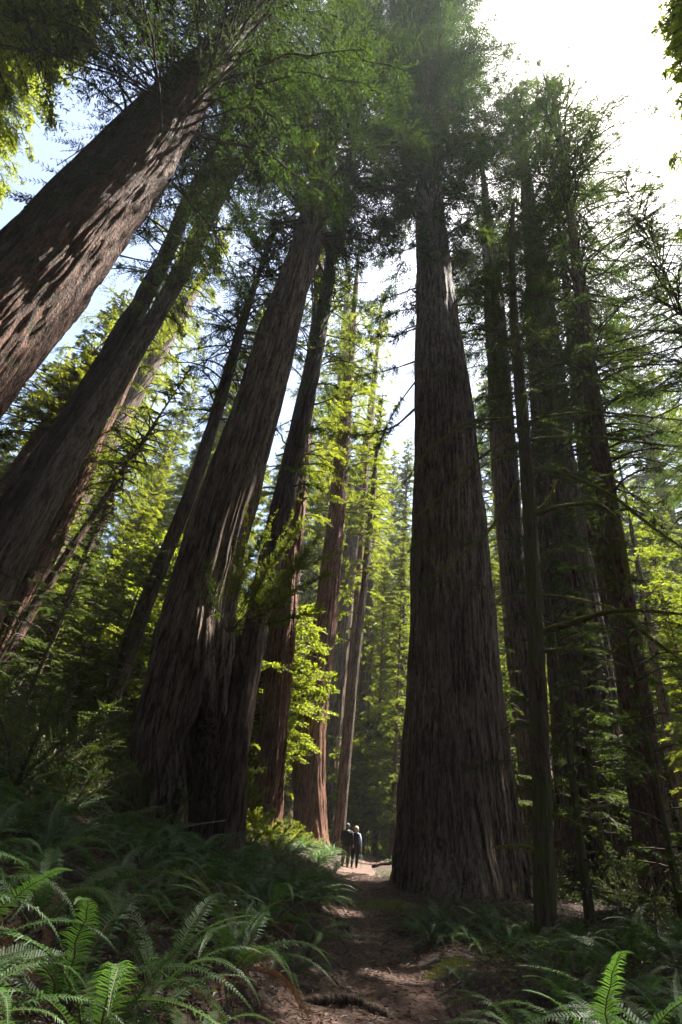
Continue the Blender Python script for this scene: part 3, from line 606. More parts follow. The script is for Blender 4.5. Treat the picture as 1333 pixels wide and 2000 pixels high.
def plant(kind, name, crowns, trunks, xy, s0, s1, label, group, cat, seed):
    g = np.random.default_rng(seed)
    for i, (x, y) in enumerate(xy):
        e = bpy.data.objects.new(name, None); COL.objects.link(e); s = g.uniform(s0, s1)
        e.location = (x, y, gz(x, y)-.1); e.rotation_euler = (g.normal(0, .02), g.normal(0, .02), g.uniform(0, 6.28)); e.scale = (s*g.uniform(.9, 1.15),)*2+(s,)
        tag(e, label(x, y) if callable(label) else label, cat, group)
        obj('trunk', trunks[i % len(trunks)], e); obj('crown', crowns[i % len(crowns)], e)
def side(x, y):
    a = math.degrees(math.atan2(x, y)); return 'left of the fire-hollowed redwood' if a < -14 else ('between the two giant redwoods' if a < 9 else 'right of the giant swirling redwood')
MID = [crown_mesh('crown', 36, 2.5, 4.6, 450, [M['twig'], M['bright']], 331+i, 'column', ll=.25, lw=.075, gap=.17, K=7, r0=.045, rtrunk=.15, droop=.45, clump=.25) for i in range(3)]
TM = [straight(36, .32, 9, M['grey'], .03), straight(36, .32, 10, M['red'], .03)]
plant('t', 'redwood_tree', TALL, TT, scatter(34, 62, 125, -66, 56, 7, 4.5, 60, 401), .95, 1.4, lambda x, y: 'tall background redwood with backlit yellow-green crown, far off '+side(x, y), 'tall redwoods in the background', 'tree', 501)
lab_t = lambda x, y: 'tall background redwood with backlit yellow-green crown, far off '+side(x, y)
plant('t', 'redwood_tree', TALL, TT, [tuple(at(u, v, d)[:2]) for u, v, d in [(420, 1000, 64), (300, 1000, 74), (590, 1000, 78), (965, 900, 62), (120, 900, 72), (480, 800, 52), (700, 900, 90), (1120, 900, 70), (785, 1000, 60), (770, 1000, 84)]]+[(-24, 9), (-31, 1), (-33, 16), (-20, 1.5)], .9, 1.25, lab_t, 'tall redwoods in the background', 'tree', 505)
for i, (c, r) in enumerate(GAPS):
    if r >= 2.4 and c[1] > 18 and abs(c[0]) > 4:
        h = c[2]-gz(c[0], c[1])+2.6; PLACED.append((c[0], c[1]))
        if h > 4: plant('t', 'young_redwood', YOUNG[i % 3:]+YOUNG[:i % 3], TY_, [(c[0], c[1])], h/22, h/22, lambda x, y: 'slim young conifer feathered with bright foliage to the ground, '+side(x, y), 'young conifers of the middle distance', 'tree', 520+i)
plant('t', 'redwood_tree', MID, TM, scatter(46, 27, 76, -66, 56, 5.0, 3.2, 36, 404), .6, 1.15, lambda x, y: 'mid-height redwood clothed in lit foliage down to its foot, '+side(x, y), 'leafy redwoods of the middle distance', 'tree', 504)
plant('t', 'young_redwood', YOUNG, TY_, scatter(56, 22, 64, -64, 52, 3.2, 2.2, 22, 402), .6, 1.2, lambda x, y: 'slim young conifer feathered with bright foliage to the ground, '+side(x, y), 'young conifers of the middle distance', 'tree', 502)
plant('t', 'understory_tree', BROAD, TB, scatter(84, 16, 52, -64, 54, 2.3, 3.0, 12, 403), .6, 1.4, lambda x, y: 'small leafy understory tree with sunlit green leaves, '+side(x, y), 'small leafy trees of the understory', 'tree', 503)
def far_wood(n_, seed):
    g = np.random.default_rng(seed); mb = MB(); nt_ = 150; ta, td = RAD(1)*g.uniform(-72, 66, nt_), g.uniform(105, 150, nt_); th_ = g.uniform(38, 78, nt_)
    k = g.integers(0, nt_, n_); f = g.random(n_)**.8; z = f*th_[k]; r = (5.2*(1-f)**.7+.4)*np.sqrt(g.random(n_)); a = g.uniform(0, 6.28, n_)
    lay = np.floor(z/2.2)*2.2+g.normal(0, .35, n_)-r*.25; x, y = td[k]*np.sin(ta[k])+r*np.cos(a), td[k]*np.cos(ta[k])+r*np.sin(a)
    b = np.stack([x, y, ground_z(x, y, False).clip(0, 26)+np.maximum(lay, 0)], -1); d = np.stack([np.cos(a), np.sin(a), g.normal(-.35, .2, n_)], -1)
    leaves(mb, b, d, norm(np.array([0, 0, 1.])+g.normal(0, .4, (n_, 3))), g.uniform(.6, 1.5, n_), g.uniform(.2, .5, n_), 1)
    for i in range(nt_):
        p = np.array([td[i]*math.sin(ta[i]), td[i]*math.cos(ta[i]), 0]); p[2] = min(26, float(ground_z(p[0], p[1], False)))-1; z_ = np.linspace(0, 1, 4)[:, None]
        tube(mb, p+np.array([0, 0, 1.])*z_*th_[i], .8*(1-.9*z_[:, 0]), 6, 0)
    return mb.mesh('distant_wood', [M['brown'], M['bright']])
tag(obj('distant_wood', far_wood(190000, 91)), 'far-off wood of hazy conifers closing every gap at the horizon', kind='stuff')
SAP = [crown_mesh('crown', 12, .6, 2.6, 75, [M['twig'], M['needle']], 341+i, 'column', ll=.11, lw=.03, gap=.12, K=9, r0=.018, rtrunk=.05, droop=.35, clump=.3) for i in range(3)]
TS = [straight(12, .08, 12, M['mossy'], .008)]
def sap(spots, label, group, s0, s1, seed, crowns=SAP, trunks=TS, name='hemlock_sapling'):
    plant('t', name, crowns, trunks, [tuple(at(u, v, d)[:2]) for u, v, d in spots], s0, s1, label, group, 'tree', seed)
sap([(1140, 1700, 15.5), (1315, 1700, 14.5), (1180, 1700, 21), (990, 1650, 24), (1260, 1690, 24), (1010, 1650, 30)], 'shaded hemlock sapling with flat dark sprays among the trunks on the right', 'hemlock saplings on the right', .7, 1.15, 511)
sap([(20, 1450, 14), (110, 1430, 17), (190, 1400, 19), (60, 1350, 22), (240, 1380, 23), (-60, 1400, 18), (150, 1350, 27)], 'hemlock sapling in the dark thicket on the left slope', 'hemlock saplings on the left', .5, .85, 512)
sap([(768, 1600, 40)], 'feathery young conifer filling the gap just left of the giant right redwood', None, 1.1, 1.1, 513, YOUNG, TY_, 'young_redwood')
sap([(716, 1560, 43)], 'leafy maple-like sapling with bright leaves above the woman walking', None, 1.05, 1.05, 514, BROAD, TB, 'understory_tree')
plant('t', 'redwood_tree', MID, TM, [(0, -7), (6.5, -6), (-6, -6.5), (11, -2), (-11, -2), (3, -12), (-4, -13), (15, 0), (15.5, 2.5), (-12.5, .5), (-14.5, 4.5)], .7, .8, 'unseen redwood added beside or behind the viewpoint to shade the scene', 'added shade redwoods around the camera', 'tree', 590)  # out-of-view trees added to block sky light from the rear and sides
RB = [crown_mesh('crown', 46, 14, 6.2, 200, [M['twig'], M['needle']], 351, 'column', ll=.16, lw=.045, gap=.14, K=9, r0=.05, rtrunk=.3, droop=.4, clump=.4)]
for (u, v, d), s in [((1460, 900, 19), 1.0), ((1430, 900, 29), 1.15)]:
    plant('t', 'redwood_tree', RB, [TM[1]], [tuple(at(u, v, d)[:2])], s*.75, s*.75, 'redwood just outside the right edge whose fine boughs spread across the upper right', 'redwoods past the right edge', 'tree', 560+d)
for x, y, s in [(9.0, -1.5, .85), (2.4, -2.6, .8), (-3.6, -2.0, .8), (21.5, 10.5, .95), (-9.5, 1.5, .9), (3.5, -7, .85), (10, -5, 1), (-13, -6, 1), (18, 0, 1), (12, -2, .95), (6, -5, .9), (-6, -5, 1), (0, -10, 1), (24, 1, 1), (16, -6, 1), (-17, 4, .9), (21, 10, 1.0)]:
    plant('t', 'redwood_tree', [TALL[0]], [TT[0]], [(x, y)], s, s, 'unseen redwood added beside or behind the viewpoint to shade the scene', 'added shade redwoods around the camera', 'tree', int(500+x*10))  # tall trees added mainly as an unseen roof darkening the foreground
# ------------------------------------------------------------------ shrubs and ferns
def shrub_mesh(seed, stems=11, h=1.7, leafm='huck', ll=.05, lw=.028, gap=.06, wood='twig', K=7):
    g = np.random.default_rng(seed); mb = MB()
    for i in range(stems):
        a = g.uniform(0, 6.28); L = h*g.uniform(.6, 1.15)
        limb_spray(mb, np.array([g.normal(0, .1), g.normal(0, .1), -.05]), np.array([math.cos(a), math.sin(a), 0])*g.uniform(.3, .9), L, up=g.uniform(.75, 1.05), droop=g.uniform(.2, .5), twig=.3, gap=gap, K=K, ll=ll, lw=lw, r0=.012, g=g, tilt=.7, t0=.2, woodn=4)
    return mb.mesh('shrub', [M[wood], M[leafm]])
SHR = [shrub_mesh(601+i) for i in range(4)]; SHB = [shrub_mesh(611+i, leafm='broad', ll=.09, lw=.05, gap=.08) for i in range(2)]
def shrubs(n_, box, s0, s1, label, group, seed, meshes, name='huckleberry_shrub', cat='shrub', avoid=1.5):
    g = np.random.default_rng(seed); k = 0; tries = 0; done = []
    while k < n_ and tries < 5000:
        tries += 1; x, y = g.uniform(box[0], box[1]), g.uniform(box[2], box[3])
        if abs(x-np.interp(y, TY, TX)) < np.interp(y, TY, TW)+avoid: continue
        if any((x-p)**2+(y-q)**2 < (1.0 if D > 11 else .6)**2 for p, q, D in named): continue
        if any((x-p)**2+(y-q)**2 < .5 for p, q in done): continue
        done.append((x, y)); k += 1; s = g.uniform(s0, s1)
        tag(obj(name, meshes[k % len(meshes)], None, (x, y, gz(x, y)-.05), g.uniform(0, 6.28), s), label, cat, group)
shrubs(70, (-17, -4.2, 9, 27), .9, 1.6, 'dark small-leaved huckleberry shrub in the thicket left of the fire-hollowed redwood', 'shrubs of the left thicket', 621, SHR)
shrubs(16, (-7.5, -3.4, 10.5, 15), .7, 1.1, 'leafy shrub among the ferns on the bank just left of the fire-hollowed redwood', 'shrubs on the fern bank', 625, SHR)
shrubs(46, (6.2, 17, 11, 27), .7, 1.25, 'dark small-leaved shrub in the thicket under the mossy tree and the black-streaked redwood', 'shrubs of the right thicket', 622, SHR, avoid=3)
shrubs(50, (-6, 9, 30, 48), .6, 1.1, 'bright leafy shrub in the undergrowth behind the two walkers', 'shrubs behind the walkers', 623, SHB, 'leafy_shrub')
shrubs(24, (-5, -.6, 20, 30), .4, .75, 'bright leafy shrub on the sunlit bank at the feet of the red redwoods', 'shrubs on the sunlit bank', 624, SHB, 'leafy_shrub', avoid=1)

def frond_mesh(seed, L=1.0, rise=1.05, arch=1.2, mat='fern', W=.11, n_=54, twist=0., curl=.1):
    g = np.random.default_rng(seed); mb = MB(); m = 14; t = np.linspace(0, 1, m)
    ang = rise-arch*t**1.2                     # heading angle above horizontal along the frond
    dx = np.cos(ang)*L/(m-1); dz = np.sin(ang)*L/(m-1); bend = np.cumsum(g.normal(0, .01, m))+curl*t*t*L*g.choice([-1, 1])
    C = np.stack([np.cumsum(dx)-dx[0], bend, np.cumsum(dz)-dz[0]], -1)
    tube(mb, C, .004*(1-.8*t)+.0008, 4, 0, cap=False)
    tt = np.linspace(.14, .995, n_); b = np.stack([np.interp(tt, t, C[:, k]) for k in range(3)], -1)
    tan = norm(np.stack([np.interp(tt, t, np.gradient(C[:, k])) for k in range(3)], -1)); sd = norm(np.cross(tan, np.array([0, 0, 1.])+0*tan)); up = np.cross(sd, tan)
    roll = twist*tt; s2 = sd*np.cos(roll)[:, None]+up*np.sin(roll)[:, None]; u2 = np.cross(s2, tan)
    wl = W*np.clip(np.minimum(.55+1.6*(tt-.1), (1.0-tt)*1.55+.05), .06, 1)*g.uniform(.9, 1.08, n_); pw = L/n_*.80*.5
    for s in (1, -1):
        d = norm(s2*s+tan*(.22+.35*tt[:, None])+u2*g.normal(.10, .07, (n_, 1))+g.normal(0, .03, (n_, 3)))
        w_ = tan*pw; mid = b+d*wl[:, None]*.55+u2*.006; tip = b+d*wl[:, None]+tan*wl[:, None]*.12-np.array([0, 0, 1.])*(wl*g.uniform(.05, .3, n_))[:, None]
        e_ = w_*.12
        v = np.stack([b-w_*.55, b+w_*.9, mid+w_*.75, mid-w_*.55, tip+e_, tip-e_], 1)
        f = np.array([[0, 1, 2, 3], [3, 2, 4, 5]])[None]+np.arange(n_)[:, None, None]*6
        mb.add(v, f, 1)
    return mb.mesh('frond', [M['twig'], M[mat]])
FR = [frond_mesh(700+i, L=1.0, rise=r, arch=a, W=wv*1.08, curl=c) for i, (r, a, wv, c) in enumerate([(1.15, 1.7, .085, .1), (.95, 1.5, .09, .2), (1.25, 1.35, .08, .1), (.75, 1.5, .088, .25), (1.3, 2.2, .085, .1), (.55, 1.1, .088, .2), (1.05, 2.0, .082, .2), (.85, 1.2, .092, .1)])]
FD = [frond_mesh(720+i, L=.9, rise=.35, arch=1.5, mat='deadfern', W=.07, twist=1.2) for i in range(2)]
FT = frond_mesh(730, L=1.2, rise=1.5, arch=2.6, W=.06, twist=7.0, n_=46)
def fern(x, y, s, nf, label, group, g, dead=0, parts=True, az0=None, spread=6.28, extra=None):
    e = bpy.data.objects.new('sword_fern', None); COL.objects.link(e); e.location = (x, y, gz(x, y)-.02); e.scale = (s,)*3; tag(e, label, 'fern', group)
    for i in range(nf):
        a = (az0 or 0)+spread*(i+g.uniform(-.3, .3))/nf; k = int(g.integers(len(FR)))
        o = obj('frond', FR[k], e, (.03*math.cos(a), .03*math.sin(a), 0), (g.normal(0, .18), g.normal(0, .12), a), g.uniform(.7, 1.12))
    for i in range(dead):
        o = obj('dead_frond', FD[i % 2], e, (0, 0, .03), (g.normal(0, .3), 0, g.uniform(0, 6.28)), g.uniform(.6, 1.0)); o['label'] = 'brown withered frond hanging low'
    return e
def merged_fern(seed):
    g = np.random.default_rng(seed); mb = MB()
    for i in range(15):
        me = FR[int(g.integers(len(FR)))]; a = 6.28*(i+g.uniform(-.3, .3))/15; s = g.uniform(.7, 1.1)
        v = np.empty(len(me.vertices)*3); me.vertices.foreach_get('co', v); v = v.reshape(-1, 3)*s
        f = np.empty(len(me.loops), np.int32); me.loops.foreach_get('vertex_index', f); mi = np.empty(len(me.polygons), np.int32); me.polygons.foreach_get('material_index', mi)
        th = g.normal(0, .15); v = v@np.array([[1, 0, 0], [0, math.cos(th), math.sin(th)], [0, -math.sin(th), math.cos(th)]])
        v = v@np.array([[math.cos(a), math.sin(a), 0], [-math.sin(a), math.cos(a), 0], [0, 0, 1]])
        for q in (0, 1): mb.add(v, f.reshape(-1, 4)[mi == q], q)
    return mb.mesh('fern', [M['twig'], M['fern']])
MF = [merged_fern(740+i) for i in range(4)]
g = np.random.default_rng(77)
spots = []
def free(x, y, r): return all((x-p)**2+(y-q)**2 > r*r for p, q in spots)
def hw(x, y): return abs(x-np.interp(y, TY, TX))-np.interp(y, TY, TW)
n_ = 0
while n_ < 118:                                # left foreground
    x, y = g.uniform(-7.5, .3), g.uniform(3.4, 11.5)
    if hw(x, y) < .25 or not free(x, y, .42): continue
    spots.append((x, y)); n_ += 1
    fern(x, y, g.uniform(.8, 1.4), int(g.integers(9, 15)), 'dark green sword fern among those crowding the shaded bank left of the trail in front', 'ferns of the shaded left foreground', g, dead=int(g.integers(1, 5)))
n_ = 0
while n_ < 54:                                # right foreground
    x, y = g.uniform(2.3, 8.5), g.uniform(4.6, 12.5)
    if hw(x, y) < .25 or not free(x, y, .55) or math.hypot(x-mossy_B[0], y-mossy_B[1]) < .5: continue
    spots.append((x, y)); n_ += 1
    fern(x, y, g.uniform(.7, 1.3), int(g.integers(8, 14)), 'shaded sword fern among those right of the trail around the mossy tree', 'ferns right of the trail', g, dead=int(g.integers(0, 3)))
n_ = 0
while n_ < 60:                                # bank along the trail, further on
    x, y = g.uniform(-5, 1.6), g.uniform(11.5, 31)
    if hw(x, y) < .1 or hw(x, y) > 4.5 or not free(x, y, .6): continue
    if any((x-p)**2+(y-q)**2 < 1.4 for p, q, _ in named): continue
    spots.append((x, y)); n_ += 1
    lit = y > 21
    tag(obj('sword_fern', MF[n_ % 4], None, (x, y, gz(x, y)-.03), g.uniform(0, 6.28), g.uniform(.7, 1.15)), 'sunlit sword fern on the bank beside the two walkers' if lit else 'sword fern on the trail bank beyond the fire-hollowed redwood', 'fern', 'sunlit ferns on the bank' if lit else 'ferns along the trail bank')
n_ = 0
while n_ < 34:
    x, y = g.uniform(3.2, 11), g.uniform(27, 40)
    if hw(x, y) < .1 or not free(x, y, .6): continue
    spots.append((x, y)); n_ += 1
    tag(obj('sword_fern', MF[n_ % 4], None, (x, y, gz(x, y)-.03), g.uniform(0, 6.28), g.uniform(.5, .9)), 'sunlit low fern past the trail bend, behind the giant right redwood', 'fern', 'sunlit ferns past the trail bend')
# ferns that stand out
for u, v, d, sc in [(800, 1815, 12, .7), (850, 1800, 13, .7), (935, 1805, 13, .8), (1000, 1800, 12.5, .9), (1045, 1850, 10.5, .9), (1120, 1850, 9.5, 1.0), (1200, 1840, 9, 1.1), (1330, 1850, 8, 1.1), (1070, 1960, 6.3, .8), (1310, 1900, 6.6, 1.5), (1320, 1990, 5.6, 1.2)]:
    p = at(u, v, d); spots.append((p[0], p[1])); fern(p[0], p[1], sc, 12, 'shaded sword fern among those right of the trail around the mossy tree', 'ferns right of the trail', g, dead=1)
for u, v, d, sc in [(380, 1640, 12.6, 1.2), (330, 1610, 13, 1.2), (455, 1660, 12.5, 1.0), (560, 1840, 10.5, 1.2), (600, 1880, 9, 1.0), (585, 1800, 12.5, 1.1), (630, 1740, 17, 1.1), (650, 1710, 23, 1.1), (560, 1930, 7.6, .8)]:
    p = at(u, v, d); spots.append((p[0], p[1])); fern(p[0], p[1], sc, 12, 'sword fern on the trail bank beyond the fire-hollowed redwood' if d > 15 else 'dark green sword fern among those crowding the shaded bank left of the trail in front', 'ferns along the trail bank' if d > 15 else 'ferns of the shaded left foreground', g, dead=1)
p = at(1190, 1960, 6.0); fern(p[0], p[1], 1.45, 15, 'largest bright sword fern at the bottom right corner', None, g, dead=1)
p = at(840, 1830, 10.2); fern(p[0], p[1], .8, 16, 'compact upright fern tuft at the trail edge below the giant right redwood', None, g)
p = at(905, 1930, 8.0); fern(p[0], p[1], .5, 9, 'small pale fern low at the right trail edge', None, g)
p = at(1010, 1900, 6.6); e = fern(p[0], p[1], .75, 9, 'blue-grey arching fern left of the mossy trunk, one frond twisted into a ribbon', None, g)
o = obj('frond', FT, e, (.1, 0, 0), (0, 0, RAD(165)), 1.3); o['label'] = 'narrow twisted bright green frond'

# ------------------------------------------------------------------ litter and low ground cover
def litter(n_, box, seed):
    g = np.random.default_rng(seed); mb = MB()
    x, y = g.uniform(box[0], box[1], n_), box[2]+(box[3]-box[2])*g.random(n_)**1.5
    b = np.stack([x, y, ground_z(x, y)+g.uniform(.008, .03, n_)], -1); a = g.uniform(0, 6.28, n_)
    d = np.stack([np.cos(a), np.sin(a), g.normal(0, .2, n_)], -1); nn = norm(np.array([0, 0, 1.])+g.normal(0, .45, (n_, 3)))
    ln = g.uniform(.02, .09, n_)*g.choice([.6, 1, 1.8], n_); leaves(mb, b, d, nn, ln, np.minimum(ln*.5, g.uniform(.006, .03, n_)), 1)
    k = n_//14; prisms(mb, b[:k]+[0, 0, .004], b[:k]+[0, 0, .006]+d[:k]*g.uniform(.05, .22, (k, 1))**1.2, np.full(k, .004), np.full(k, .002), 0)
    return mb.mesh('leaf_litter', [M['twig'], M['litter']])
M['litter'] = leaf_mat('brown_litter', (.045, .022, .013), (.16, .092, .06), .1, (1, 1, 1))
tag(obj('leaf_litter', litter(150000, (-8, 8, 3.5, 26), 801)), 'brown leaf litter and fallen twigs strewn over the trail and banks', kind='stuff')
def cover(n_, box, seed):
    g = np.random.default_rng(seed); mb = MB(); x, y = g.uniform(box[0], box[1], n_), g.uniform(box[2], box[3], n_)
    c = np.interp(y, TY, TX); h = np.abs(x-c)-np.interp(y, TY, TW); ok = (h > .15) & (vnoise(x*.9, y*.9, 0, 21) > .42+.25*(1-smooth(.2, 1.5, h))); x, y = x[ok], y[ok]; n_ = len(x)
    b = np.stack([x, y, ground_z(x, y)], -1); tip = b+np.stack([g.normal(0, .05, n_), g.normal(0, .05, n_), g.uniform(.05, .22, n_)], -1)
    prisms(mb, b, tip, np.full(n_, .003), np.full(n_, .002), 0)
    for k in range(3):
        a = g.uniform(0, 6.28, n_); d = np.stack([np.cos(a), np.sin(a), g.normal(-.15, .2, n_)], -1)
        leaves(mb, tip, d, norm(np.array([0, 0, 1.])+g.normal(0, .3, (n_, 3))), g.uniform(.03, .07, n_), g.uniform(.025, .05, n_), 1)
    return mb.mesh('ground_cover', [M['twig'], M['huck']])
tag(obj('ground_cover', cover(26000, (-12, 12, 3.5, 28), 811)), 'low green ground cover growing between the ferns', kind='stuff')
# ------------------------------------------------------------------ shrub on the fire-hollowed redwood
Bs = at(446, 1235, 13.6)
sh = bpy.data.objects.new('huckleberry_shrub', None); COL.objects.link(sh); sh.location = tuple(Bs)
tag(sh, 'twiggy shrub topped with glowing yellow leaves, jutting from the right side of the fire-hollowed redwood', 'shrub')
for i, (p, d1, lf, L_) in enumerate([([(446, 1235), (520, 1160), (600, 1075)], 12.2, 'broad', .068), ([(446, 1235), (540, 1170), (645, 1120)], 12.6, 'broad', .068), ([(446, 1235), (500, 1130), (560, 1055)], 13.6, 'broad', .07), ([(446, 1235), (470, 1120), (520, 1040)], 13.0, 'broad', .07),
        ([(446, 1235), (455, 1140), (470, 1060)], 13.9, 'broad', .068), ([(446, 1235), (540, 1215), (625, 1190)], 12.4, 'broad', .068), ([(446, 1235), (420, 1180), (405, 1100)], 12.8, 'huck', .05), ([(446, 1235), (415, 1200), (425, 1140)], 12.3, 'huck', .05),
        ([(446, 1235), (530, 1190), (580, 1150)], 11.8, 'broad', .068), ([(446, 1235), (490, 1190), (520, 1110)], 12.5, 'broad', .068), ([(446, 1235), (555, 1140), (620, 1050)], 13.3, 'broad', .068), ([(446, 1235), (520, 1120), (590, 1020)], 12.9, 'broad', .07), ([(446, 1235), (560, 1120), (660, 1080)], 13.5, 'broad', .068),
        ([(470, 1110), (480, 1040), (482, 990)], 12.9, 'yellow', .075), ([(500, 1090), (520, 1030), (540, 1000)], 13.1, 'yellow', .075), ([(530, 1080), (560, 1030), (575, 995)], 13.0, 'yellow', .075), ([(480, 1080), (500, 1020), (512, 1005)], 12.9, 'yellow', .075)]):
    o = path_limb('stem', sh, Bs, p, 13.6 if p[0][0] == 446 else 13.0, d1, .016 if lf != 'yellow' else .008, 900+i, leafm=lf, tw=.42 if lf != 'yellow' else .16, gap=.022 if lf != 'yellow' else .06, K=7 if lf != 'yellow' else 3, ll=L_, lw=L_*.58, skip=.3, drop=-.1, mess=.7)
    if lf == 'yellow': o['label'] = 'sunlit stem tip with glowing yellow leaves'
for i, (u, v, d, s) in enumerate([(495, 1500, 17.5, .75), (515, 1540, 19, .7), (500, 1570, 17, .6), (530, 1575, 21, .6), (480, 1480, 19.5, .8)]):
    p = at(u, v, d); tag(obj('leafy_shrub', SHB[i % 2], None, (p[0], p[1], max(gz(p[0], p[1])-.05, p[2]-1.1)), i, s), 'bright leafy shrub lit by the sun right beside the charred snag', 'shrub', 'lit shrubs beside the snag')

# ------------------------------------------------------------------ people
def plain(name, c, **k): return plain_mat(name, c, **k)
M['skin'] = plain('skin', (.42, .26, .19), rough=.5, var=.05); M['navy'] = plain('navy_cloth', (.018, .02, .034), rough=.8); M['puffer'] = plain('black_quilted_nylon', (.012, .013, .017), rough=.45, var=.2)
M['trouser'] = plain('dark_trousers', (.02, .02, .026), rough=.85); M['trouser2'] = plain('brown_trousers', (.06, .045, .034), rough=.85); M['blonde'] = plain('blonde_hair', (.55, .42, .27), rough=.5, scale=60); M['greyhair'] = plain('grey_cap', (.10, .10, .105), rough=.8, scale=50)
M['shoe'] = plain('leather_shoe', (.03, .022, .018), rough=.6); M['sunlit_navy'] = plain('sunlit_navy_cloth', (.30, .36, .50), rough=.8); M['steel'] = plain('grey_metal', (.45, .45, .46), rough=.35); M['strap'] = plain('pale_strap', (.35, .33, .30), rough=.7); M['eye'] = plain('dark_eye', (.02, .015, .012), rough=.2)  # the pale blue is sunlight on the navy jacket, painted as cloth colour
import bmesh
def body_mesh(J, E, R_):
    bm = bmesh.new(); lay = bm.verts.layers.skin.verify(); vs_ = {}
    for k, c in J.items():
        v = bm.verts.new(c); r = R_[k]; v[lay].radius = (r, r) if not hasattr(r, '__len__') else r; v[lay].use_root = (k == 'pelvis'); vs_[k] = v
    for a, b in E: bm.edges.new((vs_[a], vs_[b]))
    me = bpy.data.meshes.new('body'); bm.to_mesh(me); bm.free(); me.materials.append(M['skin']); return me
def loft(rings, mat, n=20, name='cloth'):
    mb = MB(); th = np.arange(n)/n*2*math.pi; V = np.array([[(x+rx*math.cos(t), y+ry*math.sin(t), z) for t in th] for (x, y, z, rx, ry) in rings]); k = len(rings)
    i = np.arange(k-1)[:, None]*n; j = np.arange(n)[None]; mb.add(V, np.stack([i+j, i+(j+1) % n, i+n+(j+1) % n, i+n+j], -1).reshape(-1, 4)); return mb.mesh(name, [mat])
def pipe(pts, rad, mat, name, n=12):
    mb = MB(); P, _ = resample(np.array(pts, float), 14); tube(mb, P, np.interp(np.linspace(0, 1, 14), np.linspace(0, 1, len(rad)), rad), n, 0); return mb.mesh(name, [mat])
def person(loc, rz, s, female, label):
    e = bpy.data.objects.new('person', None); COL.objects.link(e); e.location = tuple(loc); e.rotation_euler = (0, 0, rz); e.scale = (s,)*3; tag(e, label, 'person')
    w_ = .165 if female else .20; hp = .095
    J = dict(pelvis=(0, 0, .94), waist=(0, 0, 1.08), chest=(0, -.01, 1.27), neck=(0, -.005, 1.45), throat=(0, .015, 1.52), head=(0, .02, 1.60), crown=(0, .01, 1.70), nose=(0, .115, 1.595), chin=(0, .075, 1.53)); R_ = dict(pelvis=(.13, .10), waist=(.12, .09), chest=(.14, .10), neck=.055, throat=.05, head=(.078, .09), crown=.06, nose=.012, chin=.03)
    E = [('pelvis', 'waist'), ('waist', 'chest'), ('chest', 'neck'), ('neck', 'throat'), ('throat', 'head'), ('head', 'crown'), ('head', 'nose'), ('throat', 'chin')]
    arms = {1: [(w_, 0, 1.39), (w_+.07, -.04, 1.13), (w_+.11, .07, .90)], -1: [(-w_, 0, 1.39), (-w_-.05, -.06, 1.12), (-w_-.03, .05, .88)]}
    legs = {1: [(hp, 0, .90), (hp+.01, .10, .49), (hp, .06, .09)], -1: [(-hp, 0, .90), (-hp-.005, -.02, .48), (-hp, -.20, .14)]}
    for q, sd in ((1, 'r'), (-1, 'l')):
        for nm, c, r in zip(('shoulder', 'elbow', 'wrist'), arms[q], (.055, .042, .028)): J[nm+sd] = c; R_[nm+sd] = r
        wx, wy, wz = arms[q][2]; J['palm'+sd] = (wx+.005*q, wy+.03, wz-.06); R_['palm'+sd] = (.034, .016); E += [('chest', 'shoulder'+sd), ('shoulder'+sd, 'elbow'+sd), ('elbow'+sd, 'wrist'+sd), ('wrist'+sd, 'palm'+sd)]
        for f in range(4):
            o = (f-1.5)*.018; ln = (.066, .075, .07, .055)[f]; a, b, c = 'k%d%s' % (f, sd), 'm%d%s' % (f, sd), 't%d%s' % (f, sd)
            J[a] = (wx+.004*q, wy+.035+o, wz-.095); J[b] = (wx-.012*q, wy+.042+o, wz-.095-ln*.55); J[c] = (wx-.035*q, wy+.045+o, wz-.085-ln*.8); R_[a], R_[b], R_[c] = .010, .009, .007; E += [('palm'+sd, a), (a, b), (b, c)]
        J['th1'+sd] = (wx-.005*q, wy+.065, wz-.055); J['th2'+sd] = (wx-.02*q, wy+.085, wz-.085); R_['th1'+sd], R_['th2'+sd] = .011, .008; E += [('palm'+sd, 'th1'+sd), ('th1'+sd, 'th2'+sd)]
        for nm, c, r in zip(('hip', 'knee', 'ankle'), legs[q], (.085, .058, .04)): J[nm+sd] = c; R_[nm+sd] = r
        ax, ay, az = legs[q][2]; J['toe'+sd] = (ax+.01*q, ay+.15, max(.03, az-.10 if q < 0 else .03)); R_['toe'+sd] = (.04, .025); E += [('pelvis', 'hip'+sd), ('hip'+sd, 'knee'+sd), ('knee'+sd, 'ankle'+sd), ('ankle'+sd, 'toe'+sd)]
        J['ear'+sd] = (.085*q, .01, 1.60); R_['ear'+sd] = (.008, .02); E.append(('head', 'ear'+sd))
    b = obj('body', body_mesh(J, E, R_), e); b.modifiers.new('skin', 'SKIN'); sb = b.modifiers.new('subdivision', 'SUBSURF'); sb.levels = sb.render_levels = 2
    for q in (1, -1): obj('eye', loft([(.032*q, .093, 1.612+dz, r, r*.6) for dz, r in ((-.009, .001), (-.005, .008), (0, .010), (.005, .008), (.009, .001))], M['eye'], 8, 'eye'), e)
    jm = M['navy'] if female else M['puffer']; zs = np.linspace(.80, 1.47, 48); sw = [.17, .172, .16, .15, .165, .185, .19, .15, .075] if female else [.20, .205, .20, .20, .21, .225, .225, .17, .085]
    rings = []
    for z in zs:
        rx = np.interp(z, [.80, .88, .98, 1.08, 1.20, 1.30, 1.37, 1.43, 1.47], sw); ry = rx*.66 if z < 1.4 else rx*.8; k = 1 if female else 1+.035*abs(math.sin((z-.8)*math.pi/.065)); rings.append((0, -.01, z, rx*k, ry*k))
    obj('jacket', loft(rings, jm, 28, 'jacket'), e)
